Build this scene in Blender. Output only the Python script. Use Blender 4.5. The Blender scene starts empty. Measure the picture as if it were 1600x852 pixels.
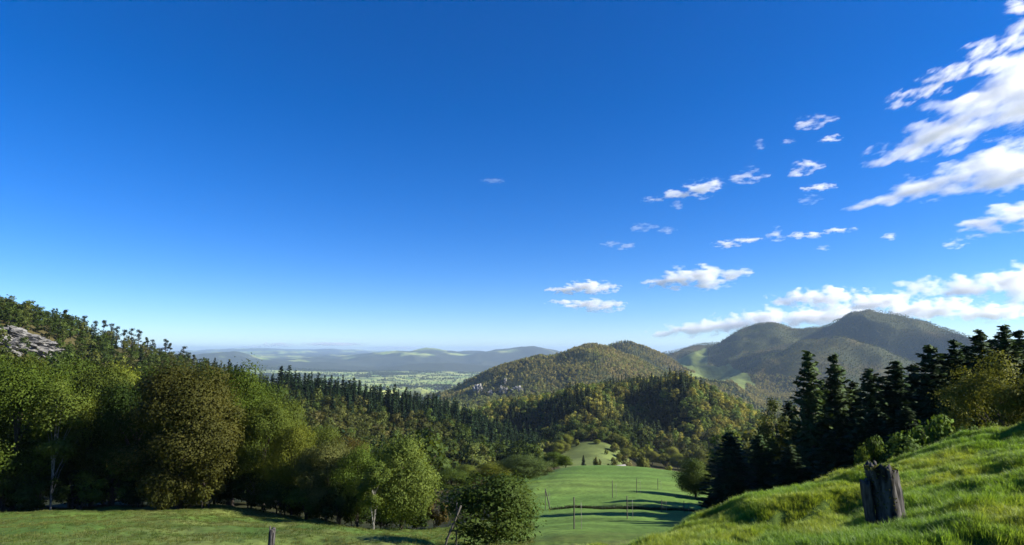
import bpy, math, random
import numpy as np

rng = np.random.default_rng(7)
random.seed(7)
SC = bpy.context.scene
COL = SC.collection

# ------------------------------------------------------------------ camera
F = 953.0                       # focal length in pixels of a 1600 px wide frame
PITCH = math.radians(7.3)
CT, ST = math.cos(PITCH), math.sin(PITCH)
cam_d = bpy.data.cameras.new("camera")
cam = bpy.data.objects.new("camera", cam_d)
COL.objects.link(cam)
cam.location = (0, 0, 0)
cam.rotation_euler = (math.pi / 2 + PITCH, 0, 0)
cam_d.sensor_width = 36.0
cam_d.lens = 36.0 * F / 1600.0
cam_d.clip_start = 0.1
cam_d.clip_end = 200000.0
SC.camera = cam

# ------------------------------------------------------------------ world, sun, exposure
SUN_AZ = math.radians(96.0)      # clockwise from +Y (view direction) towards +X
SUN_EL = math.radians(29.0)
w = bpy.data.worlds.new("World")
SC.world = w
w.use_nodes = True
nt = w.node_tree
for n in list(nt.nodes):
    nt.nodes.remove(n)
sky = nt.nodes.new("ShaderNodeTexSky")
sky.sky_type = 'NISHITA'
sky.sun_disc = False
sky.sun_elevation = SUN_EL
sky.sun_rotation = SUN_AZ
sky.altitude = 2000.0
sky.air_density = 1.0
sky.dust_density = 0.0
sky.ozone_density = 6.0
hs = nt.nodes.new("ShaderNodeHueSaturation")
hs.inputs['Saturation'].default_value = 1.27
hs.inputs['Hue'].default_value = 0.512
bg = nt.nodes.new("ShaderNodeBackground")
bg.inputs['Strength'].default_value = 0.08
out = nt.nodes.new("ShaderNodeOutputWorld")
nt.links.new(sky.outputs[0], hs.inputs['Color'])
nt.links.new(hs.outputs[0], bg.inputs[0])
nt.links.new(bg.outputs[0], out.inputs[0])
sl = bpy.data.lights.new("sun", 'SUN')
sl.energy = 4.8
sl.angle = math.radians(0.5)
sl.color = (1.0, 0.93, 0.80)
so = bpy.data.objects.new("sun", sl)
COL.objects.link(so)
so.rotation_euler = (math.pi / 2 - SUN_EL, 0, -SUN_AZ + math.pi)
so.location = (60, 20, 60)
SC.view_settings.view_transform = 'Standard'
SC.view_settings.look = 'None'
SC.view_settings.exposure = 1.15
SC.view_settings.gamma = 1.0
SC.cycles.max_bounces = 16
SC.cycles.diffuse_bounces = 3
SC.cycles.transmission_bounces = 4
SC.cycles.volume_bounces = 16
SC.cycles.volume_step_rate = 0.15
SC.cycles.volume_max_steps = 512
SC.cycles.use_denoising = True

# ------------------------------------------------------------------ pixel -> direction
def ray(px, py):
    u = (np.asarray(px, float) - 800.0) / F
    v = (426.0 - np.asarray(py, float)) / F
    return u, CT - v * ST, ST + v * CT

def az_slope(px, py):
    x, y, z = ray(px, py)
    return np.arctan2(x, y), z / np.hypot(x, y)

# ------------------------------------------------------------------ noise
def _hash(ix, iy, s):
    h = (ix.astype(np.int64) * 374761393 + iy.astype(np.int64) * 668265263 + s * 2147483647) & 0xFFFFFFFF
    h = ((h ^ (h >> 13)) * 1274126177) & 0xFFFFFFFF
    h = h ^ (h >> 16)
    return (h & 0xFFFFFF) / float(0xFFFFFF)

def vnoise(x, y, s=0):
    x = np.asarray(x, float); y = np.asarray(y, float)
    ix = np.floor(x); iy = np.floor(y)
    fx = x - ix; fy = y - iy
    fx = fx * fx * fx * (fx * (fx * 6 - 15) + 10); fy = fy * fy * fy * (fy * (fy * 6 - 15) + 10)
    a = _hash(ix, iy, s); b = _hash(ix + 1, iy, s); c = _hash(ix, iy + 1, s); d = _hash(ix + 1, iy + 1, s)
    return (a + (b - a) * fx) * (1 - fy) + (c + (d - c) * fx) * fy

def fbm(x, y, s=0, o=4):
    t = 0; a = 0.5; n = 0
    for k in range(o):
        t = t + a * vnoise(x * 2 ** k + 17.3 * k, y * 2 ** k - 9.1 * k, s + k)
        n += a; a *= 0.5
    return t / n

def sstep(a, b, x):
    t = np.clip((x - a) / (b - a), 0, 1)
    return t * t * (3 - 2 * t)

# ------------------------------------------------------------------ terrain layers: (px, distance, py of the bare ground)
LAY = [
 # 0 bank crest
 [(-600,10,990),(0,10,960),(500,10,925),(900,8.5,880),(1000,9,852),(1100,10.5,805),(1200,12,778),(1300,13,753),(1400,14,735),(1500,14.5,712),(1600,15,688),(1800,16,650),(2400,18,600)],
 # 1 foot of the bank
 [(-600,24,890),(0,24,872),(500,20,885),(900,17,885),(1000,18,872),(1100,20,852),(1200,23,835),(1300,25,820),(1400,25,800),(1600,26,752),(2400,30,660)],
 # 2 near field
 [(-600,42,850),(0,42,832),(330,38,832),(600,34,846),(690,33,850),(800,33,848),(900,37,830),(1000,40,826),(1100,45,817),(1200,45,812),(1300,45,805),(1400,42,790),(1600,42,738),(2400,45,640)],
 # 3 forest edge, middle of the field
 [(-600,80,800),(0,75,796),(200,72,791),(330,68,789),(450,62,802),(600,50,828),(690,52,826),(800,55,803),(900,60,792),(1000,65,782),(1100,70,788),(1200,70,798),(1300,65,795),(1400,60,780),(1600,55,722),(2400,60,620)],
 # 4 field crest
 [(-600,110,790),(0,110,795),(300,110,785),(600,105,790),(700,105,775),(800,105,752),(850,108,737),(900,113,729),(950,116,727),(1000,116,729),(1060,112,738),(1110,106,750),(1200,110,768),(1400,100,768),(1600,90,722),(2400,100,610)],
 # 5 hollow behind the field
 [(-600,170,740),(0,180,745),(300,190,765),(500,200,765),(600,210,762),(700,220,755),(800,225,752),(900,200,752),(1000,200,762),(1100,200,790),(1200,200,795),(1400,200,790),(1600,180,735),(2400,200,620)],
 # 6 slope of the left ridge, foot of the pale meadow
 [(-600,240,540),(0,250,600),(300,280,650),(500,300,690),(620,320,708),(700,330,712),(800,330,722),(880,320,727),(930,320,728),(1000,330,735),(1100,350,745),(1200,380,735),(1400,380,735),(1600,360,740),(2400,360,640)],
 # 7 crest of the left ridge, top of the pale meadow
 [(-600,340,440),(0,350,484),(60,360,499),(120,375,519),(200,390,546),(300,400,573),(420,410,610),(500,420,621),(620,430,637),(700,440,652),(760,440,674),(820,430,700),(868,420,704),(880,415,700),(900,415,697),(940,415,694),(965,418,702),(985,425,713),(1050,430,722),(1100,440,726),(1200,450,725),(1400,480,730),(1600,500,740),(2400,500,640)],
 # 8 behind the ridge
 [(-600,600,560),(0,600,600),(300,600,640),(500,620,690),(620,620,700),(700,600,695),(760,560,695),(820,505,704),(860,470,690),(900,455,681),(940,455,679),(1000,460,692),(1100,475,706),(1200,520,712),(1400,560,720),(1600,600,740),(2400,600,650)],
 # 9 crest of the middle hill
 [(-600,750,600),(0,750,640),(500,700,680),(620,700,680),(700,660,682),(760,640,650),(820,640,637),(860,640,631),(900,640,621),(960,640,613),(1040,630,607),(1080,625,611),(1110,620,621),(1150,605,643),(1180,595,664),(1220,590,692),(1300,590,702),(1400,590,715),(1600,620,740),(2400,650,650)],
 # 10 behind the middle hill
 [(-600,1000,620),(0,1000,650),(560,1000,665),(700,1000,660),(760,950,655),(900,900,655),(1040,900,645),(1100,900,655),(1180,950,688),(1300,1000,690),(1400,1000,700),(1600,1000,735),(2400,1000,660)],
 # 11 foot of the cliff hill
 [(-600,1400,620),(0,1400,640),(500,1400,652),(620,1400,650),(700,1400,636),(760,1350,630),(830,1300,632),(900,1250,636),(1000,1300,640),(1060,1400,640),(1120,1400,650),(1200,1450,662),(1400,1500,670),(1600,1500,690),(2400,1500,650)],
 # 12 crest of the cliff hill
 [(-600,1900,610),(0,2000,620),(500,2000,632),(640,1800,640),(690,1650,629),(710,1650,619),(740,1650,602),(780,1650,579),(830,1650,568),(870,1700,565),(900,1750,551),(925,1800,546),(950,1850,551),(985,1900,562),(1040,1900,587),(1080,1900,600),(1140,2000,605),(1200,2000,632),(1300,1900,645),(1400,1900,655),(1600,2000,670),(2400,2000,640)],
 # 13 pinnacle behind it
 [(-600,2800,610),(0,2800,615),(500,2800,622),(700,2700,624),(800,2500,605),(900,2350,580),(940,2300,556),(962,2300,544),(985,2300,538),(1008,2300,545),(1040,2300,565),(1065,2350,582),(1100,2400,600),(1140,2400,602),(1200,2400,610),(1300,2300,620),(1500,2400,635),(1600,2500,650),(2400,2500,620)],
 # 14 front spur of the mountains and the saddle meadows
 [(-600,4000,600),(0,4000,605),(500,3500,613),(700,3200,619),(800,3100,610),(900,3000,604),(985,2900,588),(1040,2900,577),(1070,2900,578),(1100,2850,582),(1140,2800,584),(1180,2800,566),(1220,2800,546),(1260,2800,528),(1300,2800,527),(1340,2800,541),(1400,2800,561),(1450,2800,575),(1550,2800,602),(1700,2800,625),(2400,2800,600)],
 # 15 valley behind the spur
 [(-600,5000,592),(0,5000,598),(500,4500,606),(700,4200,611),(800,3800,606),(900,3600,600),(985,3300,588),(1040,3300,570),(1070,3300,569),(1100,3300,572),(1140,3200,570),(1220,3200,556),(1260,3200,543),(1340,3150,556),(1400,3150,570),(1450,3200,583),(1600,3200,610),(2400,3200,600)],
 # 16 main crest of the mountains
 [(-600,6000,586),(0,6000,590),(330,6000,592),(500,5600,597),(600,5200,601),(700,5200,602),(800,5000,599),(870,5000,594),(900,4600,592),(985,4300,575),(1030,4100,557),(1060,4000,553),(1085,4000,543),(1105,4000,540),(1125,3900,538),(1150,3800,525),(1175,3800,515),(1195,3800,511),(1215,3800,513),(1245,3800,523),(1275,3700,519),(1310,3700,502),(1340,3700,494),(1365,3700,492),(1400,3700,497),(1450,3700,511),(1500,3700,528),(1560,3700,545),(1700,3700,575),(2400,3700,590)],
 # 17 plain
 [(-600,8000,577),(0,8000,582),(330,8000,580),(560,8000,582),(700,8000,583),(870,8000,586),(1000,7000,580),(1300,6500,575),(1600,6500,585),(2400,6500,585)],
 # 18 low dark hills
 [(-600,9200,575),(0,9200,575),(330,9200,573),(420,9200,568),(480,9200,574),(600,9200,574),(640,9200,569),(700,9200,567),(760,9200,571),(860,9200,576),(1000,9200,575),(1600,9200,575),(2400,9200,575)],
 # 19 dip
 [(-600,10200,572),(800,10200,572),(2400,10200,572)],
 # 20 far hills
 [(-600,12500,560),(0,12500,562),(310,12500,556),(345,12500,551),(375,12500,551),(400,12500,558),(440,12500,564),(480,12500,561),(540,12500,561),(580,12500,554),(625,12500,549),(675,12500,546),(720,12500,551),(760,12500,550),(800,12500,547),(835,12500,543),(860,12500,546),(890,12500,555),(1000,12500,560),(1600,12500,560),(2400,12500,560)],
 # 21 dip
 [(-600,18000,558),(2400,18000,558)],
 # 22 blue mountains on the horizon
 [(-600,34000,550),(250,34000,550),(330,34000,547),(400,34000,544),(450,34000,546),(520,34000,545),(580,34000,548),(700,34000,551),(900,34000,552),(2400,34000,553)],
 # 23 end
 [(-600,42000,553),(2400,42000,553)],
]
AZ = np.linspace(-math.pi, math.pi, 3601)        # 0.1 degree table
def _gauss(a, sig):
    k = int(sig * 3) + 1
    t = np.arange(-k, k + 1); g = np.exp(-0.5 * (t / sig) ** 2); g /= g.sum()
    return np.convolve(np.pad(a, k, mode='wrap'), g, mode='valid')
LD = []; LZ = []
LD.append(np.full(AZ.shape, math.log(1.2))); LZ.append(np.full(AZ.shape, -1.6))
for k, L in enumerate(LAY):
    L = sorted(L)
    a, s = az_slope([p[0] for p in L], [p[2] for p in L])
    d = np.array([p[1] for p in L], float)
    # behind the camera the hillside goes on rising gently
    far = min(60.0, d[0])
    a = np.concatenate([[-math.pi], a, [math.pi]])
    back = 0.16 if d.mean() < 1500 else 0.02
    zz = s * d
    zb = 0.16 * min(d.mean(), 500) - 1.6
    zz = np.concatenate([[zb], zz, [zb]])
    dd = np.concatenate([[0.5 * (d[0] + d[-1])], d, [0.5 * (d[0] + d[-1])]])
    sig = 12 if k < 6 else (8 if k < 12 else 4)
    LD.append(_gauss(np.interp(AZ, a, np.log(dd)), sig))
    LZ.append(_gauss(np.interp(AZ, a, zz), sig))
LD = np.array(LD); LZ = np.array(LZ)
for k in range(1, len(LD)):
    LD[k] = np.maximum(LD[k], LD[k - 1] + 0.02)
# monotone slopes (Fritsch-Carlson style harmonic mean) along each azimuth
_h = np.diff(LD, axis=0); _s = np.diff(LZ, axis=0) / _h
LM = np.zeros_like(LZ)
_p = _s[:-1] * _s[1:]
LM[1:-1] = np.where(_p > 0, 2 * _p / (_s[:-1] + _s[1:] + np.where(_p > 0, 0, 1)), 0)
LM[0] = _s[0]; LM[-1] = _s[-1]

def relief(x, y, d):
    """natural unevenness, by distance"""
    n = np.zeros_like(d)
    # tussocks on the bank and the meadow
    m = 1 - sstep(18, 34, d)
    warp = 0.5 * vnoise(x * 0.8, y * 0.8, 5)
    a = fbm(x * 0.62 + warp, y * 0.85 + warp, 11, 3)
    n = n + m * sstep(2.0, 4.5, d) * ((sstep(0.33, 0.68, a) - 0.5) * 0.30 - 0.10 * sstep(5, 9, d) + (fbm(x * 2.6, y * 2.6, 21, 2) - 0.5) * 0.16)
    n = n + .42 * np.exp(-((x - 10.2) ** 2 + (y - 12.2) ** 2) / 2.6) * m
    m2 = sstep(10, 25, d) * (1 - sstep(110, 160, d))
    lf = sstep(6, -3, x - (y - 40) * 0.1)
    n = n + m2 * ((fbm(x * 0.33, y * 0.33, 31, 3) - 0.5) * (0.20 + 0.55 * lf) + (fbm(x * 0.06, y * 0.06, 41, 2) - 0.5) * 0.9)
    m3 = sstep(130, 240, d)
    n = n + m3 * (fbm(x / 60, y / 60, 51, 3) - 0.5) * np.minimum(10, d * 0.014)
    m4 = sstep(1000, 1700, d) * (1 - sstep(3800, 5500, d))
    r = 1 - np.abs(2 * fbm(x / 420, y / 420, 61, 4) - 1)
    n = n + m4 * (r - 0.75) * np.minimum(60, d * 0.019) * 1.9
    pxx = 800 + F * np.tan(np.clip(np.arctan2(x, y), -1.2, 1.2))
    mh = sstep(470, 520, d) * (1 - sstep(560, 625, d))
    pc_ = 1088 - (d - 500) * 0.40
    n = n + mh * (17 * np.exp(-((pxx - pc_) / 34) ** 2) - 15 * np.exp(-((pxx - pc_ + 80) / 42) ** 2) + 9 * np.exp(-((pxx - pc_ + 165) / 34) ** 2) - 7 * np.exp(-((pxx - pc_ + 235) / 34) ** 2))
    m5 = sstep(8200, 11000, d)
    n = n + m5 * ((fbm(x / 1500, y / 1500, 71, 4) - 0.5) * np.minimum(150, d * 0.008) + (1 - np.abs(2 * fbm(x / 1100, y / 1100, 75, 4) - 1) - .75) * 130 * (1 - sstep(13500, 18000, d)))
    return n

def hz(az, ld, noise=True):
    """height of the ground at azimuth az and log distance ld"""
    az = np.asarray(az, float); ld = np.asarray(ld, float)
    sh = az.shape
    az = az.ravel(); ld = ld.ravel()
    t = (az + math.pi) / (2 * math.pi) * (len(AZ) - 1)
    i0 = np.clip(t.astype(int), 0, len(AZ) - 2); f = t - i0
    D = LD[:, i0] * (1 - f) + LD[:, i0 + 1] * f
    Z = LZ[:, i0] * (1 - f) + LZ[:, i0 + 1] * f
    M = LM[:, i0] * (1 - f) + LM[:, i0 + 1] * f
    k = np.clip((D <= ld[None, :]).sum(0) - 1, 0, len(D) - 2)
    j = np.arange(len(az))
    h = D[k + 1, j] - D[k, j]
    u = np.clip((ld - D[k, j]) / h, 0, 1)
    z0, z1, m0, m1 = Z[k, j], Z[k + 1, j], M[k, j] * h, M[k + 1, j] * h
    z = (2*u**3 - 3*u**2 + 1)*z0 + (u**3 - 2*u**2 + u)*m0 + (-2*u**3 + 3*u**2)*z1 + (u**3 - u**2)*m1
    if noise:
        d = np.exp(ld)
        z = z + relief(d * np.sin(az), d * np.cos(az), d)
    return z.reshape(sh)

def ground(x, y):
    x = np.asarray(x, float); y = np.asarray(y, float)
    d = np.maximum(np.hypot(x, y), 1.2)
    return hz(np.arctan2(x, y), np.log(d))

def place(px, d, py=600):
    a, _ = az_slope(px, py)
    x = d * math.sin(a); y = d * math.cos(a)
    return x, y, float(ground(x, y))

def hit(px, py, d0=2.5, d1=40000):
    """where the line of sight of a photo point meets the ground"""
    a, s = az_slope(px, py)
    ds = np.exp(np.linspace(math.log(d0), math.log(d1), 3000))
    z = hz(np.full(ds.shape, float(a)), np.log(ds))
    i = np.argmax(z >= s * ds)
    d = float(ds[i])
    return d * math.sin(a), d * math.cos(a), float(z[i]), d

def py_of(x, y, z):
    cy = y * CT + z * ST; cz = -y * ST + z * CT
    return 426 - F * cz / cy
def px_of(x, y, z):
    return 800 + F * x / (y * CT + z * ST)

# ------------------------------------------------------------------ materials
def mat(name):
    m = bpy.data.materials.new(name); m.use_nodes = True
    t = m.node_tree
    for n in list(t.nodes): t.nodes.remove(n)
    o = t.nodes.new("ShaderNodeOutputMaterial")
    return m, t, o

def N(t, kind, **kw):
    n = t.nodes.new(kind)
    for k, v in kw.items(): setattr(n, k, v)
    return n

def leaf_material(name, trans=0.35, rough=0.6, lo=0.68, hi=1.35, spec=0.06):
    m, t, o = mat(name)
    tint = N(t, "ShaderNodeAttribute", attribute_type='INSTANCER', attribute_name='tint')
    var = N(t, "ShaderNodeAttribute", attribute_type='GEOMETRY', attribute_name='leafvar')
    mr = N(t, "ShaderNodeMapRange"); mr.inputs['To Min'].default_value = lo; mr.inputs['To Max'].default_value = hi
    t.links.new(var.outputs['Fac'], mr.inputs['Value'])
    hsv = N(t, "ShaderNodeHueSaturation")
    mh = N(t, "ShaderNodeMapRange"); mh.inputs['To Min'].default_value = 0.503; mh.inputs['To Max'].default_value = 0.472
    t.links.new(var.outputs['Fac'], mh.inputs['Value']); t.links.new(mh.outputs[0], hsv.inputs['Hue'])
    t.links.new(mr.outputs[0], hsv.inputs['Value']); t.links.new(tint.outputs['Color'], hsv.inputs['Color'])
    b = N(t, "ShaderNodeBsdfPrincipled"); b.inputs['Roughness'].default_value = rough
    b.inputs['Specular IOR Level'].default_value = spec
    tr = N(t, "ShaderNodeBsdfTranslucent")
    yl = N(t, "ShaderNodeMix", data_type='RGBA', blend_type='MULTIPLY'); yl.inputs[0].default_value = 1.0
    yl.inputs[7].default_value = (1.25, 1.15, 0.55, 1)
    t.links.new(hsv.outputs[0], yl.inputs[6])
    t.links.new(hsv.outputs[0], b.inputs['Base Color']); t.links.new(yl.outputs[2], tr.inputs['Color'])
    mx = N(t, "ShaderNodeMixShader"); mx.inputs[0].default_value = trans
    t.links.new(b.outputs[0], mx.inputs[1]); t.links.new(tr.outputs[0], mx.inputs[2])
    t.links.new(mx.outputs[0], o.inputs['Surface'])
    return m

def bark_material(name, c1, c2, scale=6.0, bump=0.6, stretch=4.0):
    m, t, o = mat(name)
    tc = N(t, "ShaderNodeTexCoord"); mp = N(t, "ShaderNodeMapping"); mp.inputs['Scale'].default_value = (stretch, stretch, 1)
    no = N(t, "ShaderNodeTexNoise"); no.inputs['Scale'].default_value = scale; no.inputs['Detail'].default_value = 6
    t.links.new(tc.outputs['Object'], mp.inputs['Vector']); t.links.new(mp.outputs[0], no.inputs['Vector'])
    cr = N(t, "ShaderNodeValToRGB"); cr.color_ramp.elements[0].color = (*c1, 1); cr.color_ramp.elements[1].color = (*c2, 1)
    cr.color_ramp.elements[0].position = 0.35; cr.color_ramp.elements[1].position = 0.68
    t.links.new(no.outputs['Fac'], cr.inputs[0])
    b = N(t, "ShaderNodeBsdfPrincipled"); b.inputs['Roughness'].default_value = 0.9; b.inputs['Specular IOR Level'].default_value = 0.2
    bp = N(t, "ShaderNodeBump"); bp.inputs['Strength'].default_value = bump; bp.inputs['Distance'].default_value = 0.02
    t.links.new(no.outputs['Fac'], bp.inputs['Height']); t.links.new(bp.outputs[0], b.inputs['Normal'])
    t.links.new(cr.outputs[0], b.inputs['Base Color']); t.links.new(b.outputs[0], o.inputs['Surface'])
    return m

M_LEAF = leaf_material("leaves", 0.34)
M_NEEDLE = leaf_material("needles", 0.15, 0.7, 0.65, 1.3, 0.08)
M_BLADE = leaf_material("grass_blades", 0.5, 0.5, 0.7, 1.35, 0.3)
M_BARK = bark_material("bark", (0.03, 0.024, 0.018), (0.11, 0.09, 0.07))
M_BIRCH = bark_material("pale_bark", (0.12, 0.11, 0.10), (0.42, 0.40, 0.35), 3.0)
M_WOOD = bark_material("weathered_wood", (0.010, 0.009, 0.007), (0.12, 0.115, 0.11), 4.0, 0.9, 4.0)
M_POST = bark_material("grey_post_wood", (0.05, 0.045, 0.04), (0.13, 0.12, 0.10), 8.0)

def terrain_material():
    m, t, o = mat("terrain")
    col = N(t, "ShaderNodeAttribute", attribute_type='GEOMETRY', attribute_name='ground_color')
    geo = N(t, "ShaderNodeNewGeometry")
    no = N(t, "ShaderNodeTexNoise"); no.inputs['Scale'].default_value = 2.2; no.inputs['Detail'].default_value = 8; no.inputs['Roughness'].default_value = 0.7
    n2 = N(t, "ShaderNodeTexNoise"); n2.inputs['Scale'].default_value = 0.09; n2.inputs['Detail'].default_value = 6; n2.inputs['Roughness'].default_value = 0.65
    t.links.new(geo.outputs['Position'], no.inputs['Vector']); t.links.new(geo.outputs['Position'], n2.inputs['Vector'])
    r1 = N(t, "ShaderNodeMapRange"); r1.inputs['From Min'].default_value = 0.3; r1.inputs['From Max'].default_value = 0.7; r1.inputs['To Min'].default_value = 0.6; r1.inputs['To Max'].default_value = 1.4
    r2 = N(t, "ShaderNodeMapRange"); r2.inputs['From Min'].default_value = 0.3; r2.inputs['From Max'].default_value = 0.7; r2.inputs['To Min'].default_value = 0.75; r2.inputs['To Max'].default_value = 1.25
    t.links.new(no.outputs['Fac'], r1.inputs['Value']); t.links.new(n2.outputs['Fac'], r2.inputs['Value'])
    mu = N(t, "ShaderNodeMath", operation='MULTIPLY'); t.links.new(r1.outputs[0], mu.inputs[0]); t.links.new(r2.outputs[0], mu.inputs[1])
    vm = N(t, "ShaderNodeVectorMath", operation='SCALE'); t.links.new(col.outputs['Color'], vm.inputs[0]); t.links.new(mu.outputs[0], vm.inputs['Scale'])
    b = N(t, "ShaderNodeBsdfPrincipled"); b.inputs['Roughness'].default_value = 0.95; b.inputs['Specular IOR Level'].default_value = 0.1
    bp = N(t, "ShaderNodeBump"); bp.inputs['Strength'].default_value = 0.5; bp.inputs['Distance'].default_value = 0.06
    t.links.new(no.outputs['Fac'], bp.inputs['Height']); t.links.new(bp.outputs[0], b.inputs['Normal'])
    t.links.new(vm.outputs[0], b.inputs['Base Color']); t.links.new(b.outputs[0], o.inputs['Surface'])
    return m
M_TERRAIN = terrain_material()

def rock_material(name, c1, c2, sc):
    m, t, o = mat(name)
    tc = N(t, "ShaderNodeTexCoord"); mp = N(t, "ShaderNodeMapping"); mp.inputs['Scale'].default_value = (1, 1, 2.6)
    t.links.new(tc.outputs['Object'], mp.inputs['Vector'])
    no = N(t, "ShaderNodeTexNoise"); no.inputs['Scale'].default_value = sc; no.inputs['Detail'].default_value = 8; no.inputs['Roughness'].default_value = 0.65
    t.links.new(mp.outputs[0], no.inputs['Vector'])
    cr = N(t, "ShaderNodeValToRGB"); e = cr.color_ramp.elements
    e[0].color = (*c1, 1); e[1].color = (*c2, 1); e[0].position = 0.36; e[1].position = 0.56
    t.links.new(no.outputs['Fac'], cr.inputs[0])
    b = N(t, "ShaderNodeBsdfPrincipled"); b.inputs['Roughness'].default_value = 0.95
    bp = N(t, "ShaderNodeBump"); bp.inputs['Strength'].default_value = 0.8; bp.inputs['Distance'].default_value = 0.6
    t.links.new(no.outputs['Fac'], bp.inputs['Height']); t.links.new(bp.outputs[0], b.inputs['Normal'])
    t.links.new(cr.outputs[0], b.inputs['Base Color']); t.links.new(b.outputs[0], o.inputs['Surface'])
    return m
M_CLIFF = rock_material("white_limestone", (0.08, 0.078, 0.07), (0.34, 0.33, 0.30), 0.09)
M_ROCK = rock_material("limestone", (0.02, 0.02, 0.018), (0.22, 0.215, 0.20), 0.5)

# ------------------------------------------------------------------ object helpers
def link(name, me, parent=None, loc=None):
    o = bpy.data.objects.new(name, me)
    COL.objects.link(o)
    if parent is not None: o.parent = parent
    if loc is not None: o.location = loc
    return o

def tag(o, label=None, cat=None, group=None, kind=None):
    if label: o['label'] = label
    if cat: o['category'] = cat
    if group: o['group'] = group
    if kind: o['kind'] = kind
    return o

def make_mesh(name, v, faces, mats, mi=None, var=None, smooth=False, nor=None):
    """faces: list of int arrays, each (n, 3) or (n, 4)"""
    me = bpy.data.meshes.new(name)
    v = np.asarray(v, np.float32)
    me.vertices.add(len(v)); me.vertices.foreach_set("co", v.ravel())
    li = np.concatenate([f.ravel() for f in faces]).astype(np.int32)
    tot = np.concatenate([np.full(len(f), f.shape[1]) for f in faces]).astype(np.int32)
    st = np.concatenate([[0], np.cumsum(tot)[:-1]]).astype(np.int32)
    me.loops.add(len(li)); me.loops.foreach_set("vertex_index", li)
    me.polygons.add(len(tot)); me.polygons.foreach_set("loop_start", st); me.polygons.foreach_set("loop_total", tot)
    for m in mats: me.materials.append(m)
    if mi is not None: me.polygons.foreach_set("material_index", np.asarray(mi, np.int32))
    if smooth: me.polygons.foreach_set("use_smooth", np.ones(len(tot), bool))
    if var is not None:
        a = me.attributes.new("leafvar", 'FLOAT', 'POINT'); a.data.foreach_set("value", np.asarray(var, np.float32))
    me.update(calc_edges=True)
    if nor is not None: me.normals_split_custom_set_from_vertices(np.asarray(nor, np.float32))
    return me

def unit(a):
    return a / np.maximum(np.linalg.norm(a, axis=-1, keepdims=True), 1e-9)

def cards(c, n, up, L, W):
    """leaf shaped quads at c facing n, long axis near up"""
    k = len(c)
    t = up - n * (up * n).sum(1, keepdims=True)
    t = unit(t + 1e-4)
    s = np.cross(n, t)
    L = np.broadcast_to(L, (k,))[:, None]; W = np.broadcast_to(W, (k,))[:, None]
    q = np.stack([c - t * L * 0.5, c - s * W * 0.5 + t * L * 0.08, c + t * L * 0.5, c + s * W * 0.5 + t * L * 0.08], 1).reshape(-1, 3)
    f = np.arange(4 * k).reshape(k, 4)
    return q, f

def tube(pts, rad, sides=7):
    pts = np.asarray(pts, float); n = len(pts)
    d = np.gradient(pts, axis=0); d = unit(d)
    ref = np.where(np.abs(d[:, 2:3]) > 0.9, np.array([[1.0, 0, 0]]), np.array([[0, 0, 1.0]]))
    a = unit(np.cross(d, ref)); b = np.cross(d, a)
    th = np.linspace(0, 2 * math.pi, sides, endpoint=False)
    r = np.asarray(rad, float)[:, None, None]
    v = pts[:, None] + r * (np.cos(th)[None, :, None] * a[:, None] + np.sin(th)[None, :, None] * b[:, None])
    v = v.reshape(-1, 3)
    i = np.arange(n - 1)[:, None] * sides + np.arange(sides)[None]
    j = np.arange(n - 1)[:, None] * sides + (np.arange(sides)[None] + 1) % sides
    f = np.stack([i, j, j + sides, i + sides], -1).reshape(-1, 4)
    return v, f

def merge(parts):
    v = []; f = []; k = 0
    for a, b in parts:
        v.append(a); f.append(b + k); k += len(a)
    return np.concatenate(v), np.concatenate(f)

def rdir(r, n):
    return unit(r.normal(size=(n, 3)))

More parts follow.
